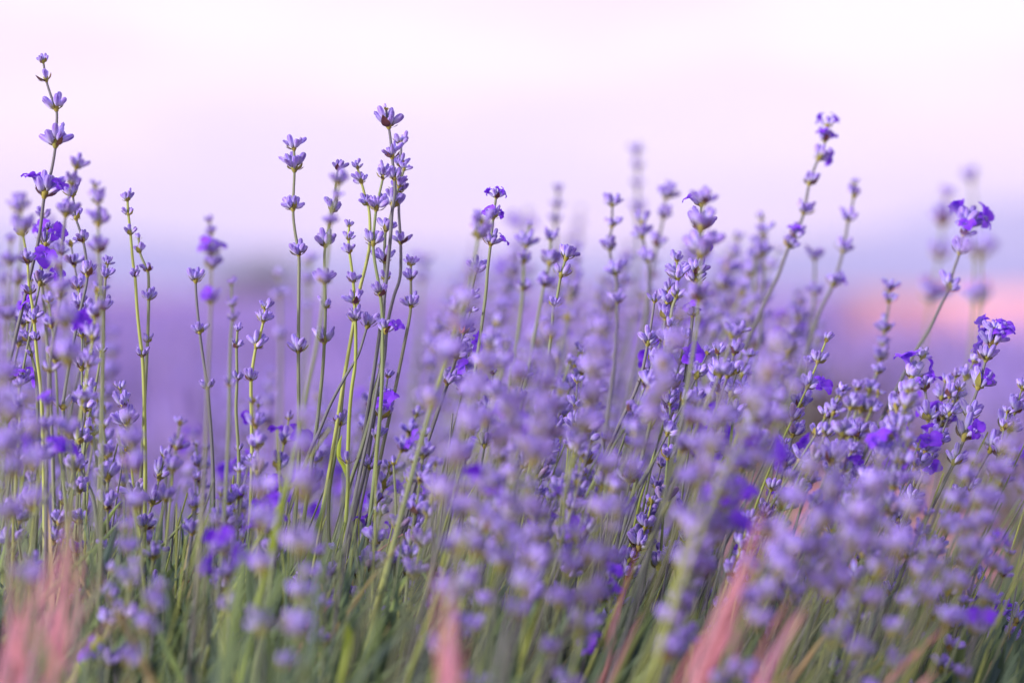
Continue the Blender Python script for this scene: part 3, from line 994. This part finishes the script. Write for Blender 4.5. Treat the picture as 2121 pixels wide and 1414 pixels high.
 ("dark bracted wide whorl low in the right hand mass", 1.31, 'x', [(1392,1140),(1398,1172),(1402,1210),(1395,1280)], [(1170,74,7,1)]),
 ("sharp flowering stalk cut by the right edge", 1.30, 'x', [(2112,1260),(2100,1300),(2078,1345),(2040,1400)], [(1290,56,6,3),(1325,50,6)]),
 ("green stemmed stalk threaded with small yellow bracted whorls at left", 1.30, 'l', [(44,470),(50,500),(57,540),(60,590),(68,640),(72,680),(77,740),(84,800),(88,870),(90,950)], [(487,40,5),(545,40,6),(608,36,5),(667,40,5),(705,28,4)]),
 ("thin stalk of tiny crowded whorls between the left edge stems", 1.32, 'g', [(60,620),(58,660),(57,700),(66,740),(75,780),(78,860)], [(640,24,4),(668,30,6),(706,34,6),(737,30,4)]),
 ("sharp stalk with a lone pair of buds near the lower left", 1.30, 'g', [(212,700),(208,740),(200,790),(188,845),(179,890),(172,950),(163,1010),(158,1080)], [(730,26,2),(889,50,2)]),
 ("soft headed stalk leaning in at the left edge", 1.15, 'g', [(38,400),(42,440),(46,480),(40,560),(30,640)], [(438,50,7),(482,52,7),(590,44,6)]),
 ("soft low stalk at the left edge with orange bract", 1.14, 'g', [(22,500),(21,545),(18,620),(12,700)], [(502,30,5),(548,40,6),(660,44,6)]),
 ("stalk with pale rounded whorl and open flower tucked behind left stems", 1.36, 'g', [(88,430),(90,452),(88,500),(84,560),(92,640)], [(452,36,6),(500,50,7,2),(590,44,6)]),
 ("ghostly pale stalk behind the left group", 1.60, 'g', [(115,470),(112,520),(105,580),(100,650)], [(480,40,6),(525,50,7),(590,44,6)]),
 ("faint soft stalk low in the gap right of the lime one", 1.62, 'g', [(576,545),(576,575),(580,620),(582,700)], [(572,26,3),(615,38,6),(700,36,6)]),
 ("faint pair topped stalk behind the straight sharp one", 1.66, 'g', [(640,520),(641,545),(640,590),(636,680)], [(545,40,6),(585,34,5),(640,30,5)]),
 ("soft violet stalk in the gap right of the central cluster", 1.85, 'g', [(880,520),(878,560),(872,600),(868,680)], [(548,34,6,1),(584,38,6)]),
 ("thin nodding stalk with pale buds crossing the lower left leaves", 1.29, 'g', [(470,1010),(400,1062),(378,1085),(345,1120),(322,1142),(270,1190)], [(1062,30,3),(1142,40,3)]),
 ("slanting stem with four tiny bud clusters above the lower left leaves", 1.29, 'g', [(478,1030),(484,1050),(488,1080),(492,1100),(470,1200)], [(1058,24,3),(1100,20,2)]),
 ("single folded bud on a dark stem low in the centre", 1.30, 'x', [(975,930),(962,950),(961,1000),(957,1080),(945,1160)], [(950,34,1)]),
 ("arched pale stalk with nodding bud at lower centre", 1.28, 'g', [(745,960),(752,945),(775,922),(800,907),(815,960),(820,1050)], [(962,26,1)]),
 ("thin stalk of pale blue buds right of the nodding bud", 1.31, 'g', [(1078,930),(1068,965),(1050,1010),(1045,1050),(1035,1120)], [(968,28,3),(1002,34,5),(1042,32,5)]),
 ("pale budded thin stalk near the base of the leaning pink straw", 1.30, 'x', [(1545,1180),(1548,1240),(1545,1290),(1538,1360)], [(1205,28,3),(1245,30,4),(1285,30,4),(1330,26,3)]),
 ("small sharp two tier stalk low at the right", 1.30, 'x', [(1985,1275),(1983,1310),(1975,1350),(1965,1400)], [(1300,30,4),(1330,28,3)]),
 ("dark blue whorl on a dark stem right of the wide dark bracted one", 1.31, 'x', [(1425,1035),(1420,1058),(1418,1120),(1410,1200)], [(1060,48,7),(1120,36,4)]),
]
for h in HEROES:
    hero(*h)

# ------------------------------------------------------------------ the rest of the stalks
STUFF = []


LANDMARKS = [(90, 120, "tallest far left stalk"), (262, 400, "long bright green stalk"), (430, 450, "soft thick stemmed stalk"), (551, 635, "two tier lime stalk"),
             (609, 300, "clear four whorl stalk"), (799, 220, "pointed central spike"), (852, 545, "short three cup stalk"), (1027, 400, "vivid crowned stalk"),
             (1174, 530, "pale wide topped stalk"), (1267, 410, "jug topped stalk"), (1319, 310, "faintest tall stalk"), (1455, 420, "stout forked stalk"),
             (1402, 530, "yellow bracted cluster"), (1487, 730, "long blue whorled stalk"), (1716, 250, "tall leaning stalk"), (1771, 375, "thorny whorled stalk"),
             (1843, 590, "stalk over pink field"), (1962, 400, "ball topped stalk"), (2062, 680, "arching vivid head"), (1912, 790, "frilled purple flower"),
             (1775, 890, "brown hearted whorl"), (1726, 930, "packed blue whorls"), (1205, 1120, "tiny blue spike"), (1392, 1160, "wide dark bracted whorl"),
             (2112, 1280, "right edge flowers"), (1985, 1290, "small two tier stalk"), (1545, 1200, "pale budded stalk"), (975, 940, "single folded bud"),
             (704, 880, "pale split whorl"), (179, 890, "lone bud pair"), (590, 1000, "tall lime leaf"), (845, 1293, "gnarled dead twig"),
             (1650, 1230, "bold salmon straws"), (60, 1150, "corner salmon straws"), (1078, 930, "pale blue budded stalk"), (955, 690, "withered pink petal"),
             (1316, 890, "grey blue whorl"), (1535, 790, "clear blue stalk"), (60, 620, "green threaded left stalk"), (38, 420, "left edge stalk"), (1355, 610, "slanted pale stalk")]


USED = set()


def random_stalk(px, py, d, dist_word, individual, open_p=0.06, hi=True):
    lean = lean_at(px) + R.gauss(0, 0.07)
    tip = at(px, py, d)
    h = tip.z - ROOT_Z
    if h < 0.05:
        return
    root = Vector((tip.x - lean * h, tip.y - R.gauss(0, .10) * h, ROOT_Z - 0.01))
    bow = Vector((R.gauss(0.0, .035) * h, R.gauss(0, .02) * h, 0))
    P = []
    nseg = 12
    for i in range(nseg + 1):
        u = i / nseg
        p = tip.lerp(root, u) + bow * math.sin(math.pi * u) + Vector((0.0008 * math.sin(i * 1.7), 0, 0))
        P.append(p)
    rb = R.uniform(.0008, .00125)
    mt = R.choice(['g', 'g', 'g', 'x', 'x', 'l'])
    # whorls
    W = []
    s = 0.0
    gap = R.uniform(.0095, .0125)
    nw = R.randint(3, 6)
    size = R.uniform(1.0, 1.35)
    for k in range(nw):
        if s > h * 0.8:
            break
        W.append((s, size * (0.62 if k == 0 else (0.88 if k == 1 else 1.0)) * R.uniform(.9, 1.1), k))
        s += gap * R.uniform(.85, 1.3)
        gap *= R.uniform(1.0, 1.25) if k < 2 else R.uniform(1.3, 1.9)
    lens = [0]
    for i in range(nseg):
        lens.append(lens[-1] + (P[i + 1] - P[i]).length)

    def loc(sv_):
        for i in range(nseg):
            if lens[i + 1] >= sv_:
                f = (sv_ - lens[i]) / (lens[i + 1] - lens[i])
                return P[i].lerp(P[i + 1], f), (P[i] - P[i + 1]).normalized()
        return P[-1], (P[-2] - P[-1]).normalized()
    flowering = R.random() < open_p * 3
    if not individual:
        STUFF.append((P, rb, mt, [(loc(a), b, k, flowering) for a, b, k in W]))
        return
    e = bpy.data.objects.new('lavender_stalk', None)
    sc.collection.objects.link(e)
    e.location = root
    grp = {'out of focus near': 'blurred lavender stalks near the lens', 'fairly sharp': 'crisp lavender stalks in the bed', 'softly blurred far': 'soft lavender stalks at the back of the bed'}[dist_word]
    look = {'out of focus near': 'blurred front', 'fairly sharp': 'fairly crisp', 'softly blurred far': 'soft rear'}[dist_word]
    num = ('no', 'one', 'two', 'three', 'four', 'five', 'six', 'seven')[len(W)]
    for lm in sorted(LANDMARKS, key=lambda q: (q[0] - px) ** 2 + ((q[1] - py) * 1.2) ** 2)[:5]:
        dx, dy = px - lm[0], py - lm[1]
        far = 'well' if max(abs(dx), abs(dy)) > 110 else 'just'
        if abs(dx) > 1.8 * abs(dy):
            dr = 'right of' if dx > 0 else 'left of'
        elif abs(dy) > 1.8 * abs(dx):
            dr = 'below' if dy > 0 else 'above'
        else:
            dr = ('below' if dy > 0 else 'above') + (' and right of' if dx > 0 else ' and left of')
        text = '%s stalk, %s whorls, tip %s %s the %s' % (look, num, far, dr, lm[2])
        if text not in USED:
            break
    USED.add(text)
    tag(e, text, 'flower', grp)
    link('stem', stem_mesh(spline([p - root for p in P], 24), .0005, rb, MATS[mt], 8 if hi else 6), e)
    for a, b, k in W:
        (pos, ax) = loc(a)
        if k == 0:
            me = R.choice(pool_top)
        elif flowering and R.random() < .4:
            me = R.choice(pool_hi_open if hi else pool_lo_open)
        else:
            me = R.choice(pool_hi if hi else pool_lo)
        link('flower_whorl', me, e, mat=orient(pos - root, ax, R.uniform(0, 6.28), b))


def pick(regions):
    tot = sum(q[0] for q in regions)
    u = R.uniform(0, tot)
    for q in regions:
        u -= q[0]
        if u <= 0:
            break
    return R.uniform(q[1], q[2]), R.uniform(q[3], q[4])


def skyline(px):
    """nothing random may rise above this line of the mass"""
    return float(np.interp(px, [0, 130, 230, 320, 420, 560, 640, 700, 860, 920, 1000, 1100, 1300, 1450, 1650, 1730, 1800, 1880, 1980, 2121],
                           [430, 400, 470, 700, 690, 730, 760, 830, 640, 560, 450, 420, 420, 440, 520, 700, 760, 720, 740, 780]))


POP = [
 # distance word, individual?, count, distance range, regions (weight, x0, x1, y0, y1)
 ('out of focus near', True, 62, (0.98, 1.15), [(3.5, 930, 1650, 520, 760), (4, 870, 1700, 700, 1100), (1.3, 1750, 2121, 860, 1250), (1.8, 180, 900, 800, 1230), (1.1, 0, 180, 470, 900)], .03),
 ('fairly sharp', True, 102, (1.20, 1.43), [(7, 960, 2121, 600, 1150), (1.3, 0, 230, 440, 900), (1.2, 560, 1000, 760, 1150), (.8, 240, 560, 780, 1100)], .07),
 ('softly blurred far', True, 62, (1.50, 2.1), [(7, 930, 1720, 430, 660), (2.4, 0, 230, 400, 760), (2, 400, 880, 690, 950), (1.2, 1720, 2121, 700, 950)], .05),
 ('out of focus near', False, 20, (0.98, 1.16), [(6, 950, 1750, 760, 1150), (2, 1750, 2121, 950, 1300), (1.0, 250, 900, 1000, 1250)], .03),
 ('fairly sharp', False, 95, (1.18, 1.48), [(6, 900, 2121, 700, 1250), (1.0, 0, 300, 800, 1150), (1.0, 300, 950, 900, 1250)], .06),
 ('softly blurred far', False, 190, (1.5, 2.2), [(6, 880, 1700, 520, 720), (4, 880, 1720, 620, 950), (1.6, -100, 420, 660, 1000), (1.6, 400, 880, 740, 1000), (2.5, 1720, 2200, 800, 1150)], .05),
]
for word, ind, cnt, (d0, d1), regs, op in POP:
    for i in range(cnt):
        px, py = pick(regs)
        py = max(py, skyline(px) + R.uniform(0, 110))
        d = R.uniform(d0, d1)
        random_stalk(px, py, d, word, ind, op, hi=(word == 'fairly sharp'))


for i in range(560):
    px = R.uniform(-60, 2200)
    if px > 950 and R.random() < .1:
        continue
    d = R.choice([R.uniform(1.18, 1.42), R.uniform(1.0, 2.0)])
    py = R.triangular(820, 1300, 1060)
    ln_ = lean_at(px) + R.gauss(0, .10)
    tip = at(px, py, d)
    h = tip.z - ROOT_Z
    root = Vector((tip.x - ln_ * h, tip.y + R.gauss(0, .08) * h, ROOT_Z - .01))
    bow = Vector((R.gauss(0, .05) * h, 0, 0))
    STUFF.append(([tip.lerp(root, u / 12) + bow * math.sin(math.pi * u / 12) for u in range(13)], R.uniform(.0006, .0011), R.choice(['g', 'g', 'x', 'l']), []))


def tri_quads(me):
    n = len(me.vertices)
    v = np.empty(n * 3)
    me.vertices.foreach_get('co', v)
    nf = len(me.polygons)
    q = np.empty(nf * 4, dtype=np.int64)
    me.loops.foreach_get('vertex_index', q)
    m = np.empty(nf, dtype=np.int64)
    me.polygons.foreach_get('material_index', m)
    c = np.empty(n * 4)
    me.attributes['tone'].data.foreach_get('color', c)
    return v.reshape(-1, 3), q.reshape(-1, 4), m, c.reshape(-1, 4)[:, :3]


lo_arr = [tri_quads(m) for m in pool_lo]
lo_open_arr = [tri_quads(m) for m in pool_lo_open]
Vs, Qs, Ms, Cs, base = [], [], [], [], 0
for P, rb, mt, W in STUFF:
    n = len(P)
    v, f, c = tube(P, [.0005 + (rb - .0005) * min(1, 1.7 * i / (n - 1)) for i in range(n)], 6, .2, R.random())
    Vs.append(v); Qs.append(np.array(f) + base); Ms.append(np.full(len(f), {'g': 3, 'x': 4, 'l': 5}[mt])); Cs.append(c)
    base += len(v)
    for (pos, ax), s, k, fl in W:
        v, q, m, c = R.choice(lo_open_arr if (fl and R.random() < .4) else lo_arr)
        M = orient(pos, ax, R.uniform(0, 6.28), s)
        Vs.append(xf(v, M)); Qs.append(q + base); Ms.append(m); cc = c.copy(); cc[:, 2] = np.mod(cc[:, 2] + R.random(), 1) if False else cc[:, 2]; Cs.append(cc)
        base += len(v)
st = link('lavender_stalks', fast_mesh('lavender_stalks', np.concatenate(Vs), np.concatenate(Qs), np.concatenate(Cs), np.concatenate(Ms), [BUD, BRACT, PETAL, STEM, STEMG, STEML]))
tag(st, 'dense mass of further lavender stalks filling the bed between the distinct ones', 'lavender', kind='stuff')


# ------------------------------------------------------------------ blades, straws and dead wood
def ribbon(pts, widths, rnd, fold=0.35):
    """folded leaf along world points"""
    P = np.array([tuple(p) for p in pts])
    T = np.gradient(P, axis=0)
    T /= np.linalg.norm(T, axis=1)[:, None]
    V, C = [], []
    for i in range(len(P)):
        side = np.cross(T[i], (0.15, 1.0, 0.0))
        side /= np.linalg.norm(side)
        nor = np.cross(side, T[i])
        w = widths[i]
        for j in (-1, -.5, 0, .5, 1):
            V.append(P[i] + side * w * j - nor * w * fold * (1 - abs(j)))
            C.append((i / (len(P) - 1), 1.0 if j == 0 else 0, rnd))
    Q = [(i * 5 + j, i * 5 + j + 1, (i + 1) * 5 + j + 1, (i + 1) * 5 + j) for i in range(len(P) - 1) for j in range(4)]
    return np.array(V), Q, np.array(C)


def blade(name, label, cat, d, pts, w, mat, group=None, d2=None):
    n = len(pts)
    W = [at(x, y, d + ((d2 or d) - d) * i / (n - 1)) for i, (x, y) in enumerate(pts)]
    path = spline(W, 20)
    base = path[-1]
    m = len(path)
    widths = [w / 2 / F * d * (min(1, .1 + 3.2 * i / m)) for i in range(m)]
    v, f, c = ribbon([p - base for p in path], widths, R.random())
    mb = MB()
    mb.add(v, f, c)
    ob = link(name, mb.mesh(name, [mat]), loc=base)
    tag(ob, label, cat, group)


for lb, d, pts, w, mat in [
 ("long green leaf crossing the bent bluish stem, lower left", 1.30, [(162,978),(150,1020),(130,1070),(112,1120),(90,1200),(70,1330)], 9, LEAF),
 ("broad green leaf with a rounded tip rising at lower left", 1.28, [(252,1036),(232,1062),(212,1100),(200,1160),(188,1230),(180,1330),(178,1430)], 12, LEAF),
 ("soft wide grey green leaf beside the broad rounded one", 1.22, [(248,1075),(232,1120),(210,1190),(196,1260),(180,1350),(170,1430)], 17, LEAF),
 ("short pointed green leaf standing over a blue bud", 1.29, [(330,1096),(318,1130),(305,1170),(288,1220),(270,1290),(255,1400)], 12, LEAF),
 ("blurred lime leaf tallest in the lower left third", 1.14, [(592,960),(584,1040),(568,1110),(549,1190),(524,1290),(494,1430)], 16, LIMELEAF),
 ("second blurred lime leaf, leaning right at the lower centre left", 1.10, [(616,1130),(590,1190),(560,1250),(520,1310),(470,1400),(440,1450)], 16, LEAF),
 ("bright green leaf low under the pale blossoms at centre", 1.14, [(716,1280),(722,1320),(716,1370),(700,1430)], 20, LIMELEAF),
 ("slanting bright leaf over the dark leaves at lower left", 1.16, [(236,1285),(210,1320),(185,1355),(160,1390),(140,1430)], 20, LIMELEAF),
 ("thin bluish leaf leaning right over the lower centre", 1.24, [(765,1210),(740,1270),(710,1320),(670,1370),(610,1430)], 11, LEAF),
 ("curled yellow lime leaf near the round green pod", 1.30, [(645,1268),(630,1246),(610,1234),(588,1236),(575,1260),(572,1300)], 10, LIMELEAF),
 ("short lime leaf pointing up right near the leaf litter", 1.30, [(622,1296),(608,1306),(596,1318),(588,1345)], 9, LIMELEAF),
 ("tiny upright green leaf beside the pale split whorl", 1.30, [(708,900),(703,920),(702,945),(712,965),(719,985)], 9, LIMELEAF),
 ("grey green leaf with rounded tip among lower left stems", 1.29, [(216,1205),(222,1240),(232,1290),(240,1350),(244,1430)], 9, LEAF),
 ("wide soft green leaf at the bottom edge left of centre", 1.02, [(505,1130),(495,1220),(480,1310),(460,1430)], 26, LEAF),
 ("dark blue green leaf low at the left beneath the pink straw", 1.30, [(300,1250),(290,1300),(275,1360),(262,1430)], 10, LEAF),
]:
    blade('leaf_blade', lb, 'leaf', d, pts, w, mat, 'single long leaves among the stalks')


def rod(name, label, cat, d, pts, w, mat, group=None, tip=0.5, sides=7, knots=0.0):
    W = [at(x, y, d) for x, y in pts]
    path = spline(W, 24)
    base = path[-1]
    m = len(path)
    rads = [w / 2 / F * d * (tip + (1 - tip) * i / m) * (1 + knots * R.uniform(-1, 1)) for i in range(m)]
    v, f, c = tube([p - base for p in path], rads, sides, .12, R.random())
    mb = MB()
    mb.add(v, f, c)
    ob = link(name, mb.mesh(name, [mat]), loc=base)
    tag(ob, label, cat, group)
    return ob


rod('dry_stalk', "thin reddish dry stalk slanting up behind the lower left leaves", 'dry stalk', 1.29, [(480,1062),(462,1085),(440,1122)], 7, REDSTEM, 'reddish dry stalks')
rod('dry_stalk', "long dull red dry stalk crossing the lower left from blossom to leaves", 'dry stalk', 1.29, [(412,1150),(392,1200),(365,1240),(330,1290),(300,1340),(262,1400)], 7, REDSTEM, 'reddish dry stalks')
rod('dry_stalk', "short brick red stalk standing between leaves left of centre", 'dry stalk', 1.27, [(662,1188),(650,1215),(640,1250)], 9, REDSTEM, 'reddish dry stalks')
rod('dry_stalk', "tan hooked dry stalk with a withered seed head at lower centre", 'dry stalk', 1.30, [(835,1106),(812,1120),(788,1138),(768,1155),(758,1170),(750,1200)], 7, REDSTEM, 'reddish dry stalks')
rod('bent_stem', "dark green fallen stem lying flat behind the lower centre stems", 'stem', 1.33, [(940,1214),(880,1216),(800,1222),(740,1220),(690,1214),(636,1208)], 8, STEMG)
rod('dry_stalk', "pale dead stalk with swollen end at lower centre right", 'dry stalk', 1.30, [(986,1298),(972,1325),(950,1345),(938,1362)], 7, REDSTEM, 'reddish dry stalks')


# gnarled dead twig, low centre
def dead_twig(label, d, main, sides_, w):
    base = at(*main[-1], d)
    e = bpy.data.objects.new('dead_twig', None)
    sc.collection.objects.link(e)
    e.location = base
    tag(e, label, 'twig', 'dead twigs at the foot of the plants')
    for nm, pts, ww in [('stem', main, w)] + [('branch', s[0], s[1]) for s in sides_]:
        path = spline([at(x, y, d) - base for x, y in pts], 22)
        m = len(path)
        rads = [ww / 2 / F * d * (.45 + .55 * i / m) * R.uniform(.65, 1.35) for i in range(m)]
        v, f, c = tube(path, rads, 7, .25, R.random())
        mb = MB()
        mb.add(v, f, c)
        for k in range(8 if nm == 'stem' else 3):
            p = path[R.randrange(m)]
            q = p + Vector((R.uniform(-.003, .003), R.uniform(-.002, .002), R.uniform(.001, .004)))
            v, f, c = tube([p, (p + q) / 2, q], [.0009, .0007, .0002], 5, 0, R.random())
            mb.add(v, f, c)
        link(nm, mb.mesh(nm, [TWIG]), e)


dead_twig("gnarled dark purple dead twig at the bottom centre", 1.30, [(845,1293),(838,1320),(832,1350),(818,1380),(800,1430)],
          [([(861,1278),(848,1295),(838,1318),(815,1340)], 5), ([(852,1308),(845,1340),(830,1368),(822,1390)], 7), ([(795,1372),(792,1400),(788,1430)], 12)], 17)
dead_twig("thick furrowed dead twig with pale blunt tip, just right of the gnarled one", 1.30, [(886,1284),(882,1300),(875,1330),(866,1350),(858,1368),(852,1430)], [([(903,1290),(900,1310),(893,1325)], 5)], 13)
dead_twig("small striped dead twig lying low right of centre", 1.30, [(1130,1332),(1118,1345),(1105,1358),(1090,1400)], [([(1112,1380),(1105,1395),(1098,1430)], 5)], 9)

# round green seed pod on the fallen stem
mb = MB()
v, f, c = bud_geo(10, [(0, .2), (.1, .6), (.3, .95), (.55, 1), (.8, .8), (.95, .4), (1, .05)], .0062, .0030, .15, .3, .03)
mb.add(v, f, c)
v, f, c = bract_geo(.004, .0018, .1)
mb.add(xf(v, Matrix.Translation((0, 0, -.0005)) @ rot('Z', 2.4)), f, c)
pod = link('seed_pod', mb.mesh('seed_pod', [LIMELEAF]), mat=Matrix.Translation(at(596, 1200, 1.30)) @ rot('Y', 2.2))
tag(pod, 'small round bright green seed pod beside the dark fallen stem', 'seed pod')
mb = MB()
for k in range(9):
    v, f, c = bract_geo(R.uniform(.004, .007), R.uniform(.0007, .0014), R.uniform(.4, 1))
    mb.add(xf(v, rot('Z', k * .7) @ rot('X', R.uniform(-.5, .8))), f, c)
sh = link('withered_seed_head', mb.mesh('withered_seed_head', [BRACT]), loc=at(762, 1160, 1.30))
tag(sh, 'small withered brown and yellow seed head where the tan hooked stalk bends', 'seed head')
mb = MB()
for k in range(7):
    v, f, c = bract_geo(R.uniform(.003, .005), R.uniform(.0006, .001), R.uniform(.2, 1))
    mb.add(xf(v, rot('Z', k * .9) @ rot('X', R.uniform(-.5, .8))), f, c)
sh = link('withered_petal', mb.mesh('withered_petal', [STRAW]), loc=at(955, 688, 1.295))
tag(sh, 'crumpled pink withered petal stuck on the dark thin stem', 'petal')


# blurred pink straws near the lens
def straw_tuft(label, d, root, tips, n, w, spread=30):
    base = at(root[0], root[1], d)
    e = bpy.data.objects.new('straw_tuft', None)
    sc.collection.objects.link(e)
    e.location = base
    tag(e, label, 'dry grass', 'blurred pink straw tufts')
    for k in range(n):
        tx, ty = tips[k % len(tips)]
        tx += R.gauss(0, spread)
        ty += R.uniform(-20, 160)
        rx = root[0] + R.gauss(0, spread * .8)
        dk = d + R.uniform(-.05, .05)
        mid = ((tx + rx) / 2 + R.gauss(0, 14) - (tx - rx) * .08, (ty + root[1]) / 2)
        path = spline([at(tx, ty, dk), at(mid[0], mid[1], dk), at(rx, root[1], dk)], 12)
        m = len(path)
        v, f, c = ribbon([p - base for p in path], [w / 2 / F * d * min(1, .12 + 2.2 * i / m) for i in range(m)], R.random(), .5)
        mb = MB()
        mb.add(v, f, c)
        link('straw', mb.mesh('straw', [STRAW]), e)


straw_tuft('large blurred salmon pink straw tuft in the bottom left corner', 0.98, (10, 1560), [(60, 1140), (100, 1090), (20, 1180), (135, 1160)], 22, 8, 50)
straw_tuft('slender blurred pink straw tuft rising right of the corner one', 1.0, (100, 1560), [(156, 1020), (140, 1060)], 10, 8, 16)
straw_tuft('wide blurred pink straw tuft leaning right behind the right hand stems', 1.02, (1410, 1560), [(1600, 1020), (1570, 1100), (1520, 1180)], 15, 10, 22)
straw_tuft('single bold salmon straw tuft leaning right of the wide one', 1.02, (1560, 1480), [(1655, 1210), (1645, 1235)], 5, 15, 9)
straw_tuft('pale violet pink straw tuft upright at the bottom right of centre', 0.95, (925, 1560), [(950, 1180), (935, 1220)], 7, 9, 18)
straw_tuft('thin pink straws slanting through the green stems at lower centre', 1.18, (560, 1520), [(690, 1130), (655, 1180), (745, 1160)], 5, 8, 20)
straw_tuft('thin rosy straws slanting among stems between centre and right', 1.16, (1200, 1520), [(1330, 1120), (1290, 1210)], 5, 8, 20)
straw_tuft('faint reddish straw tuft low at the right under the purple flowers', 1.05, (1810, 1520), [(1930, 1290), (1900, 1330)], 6, 16, 14)
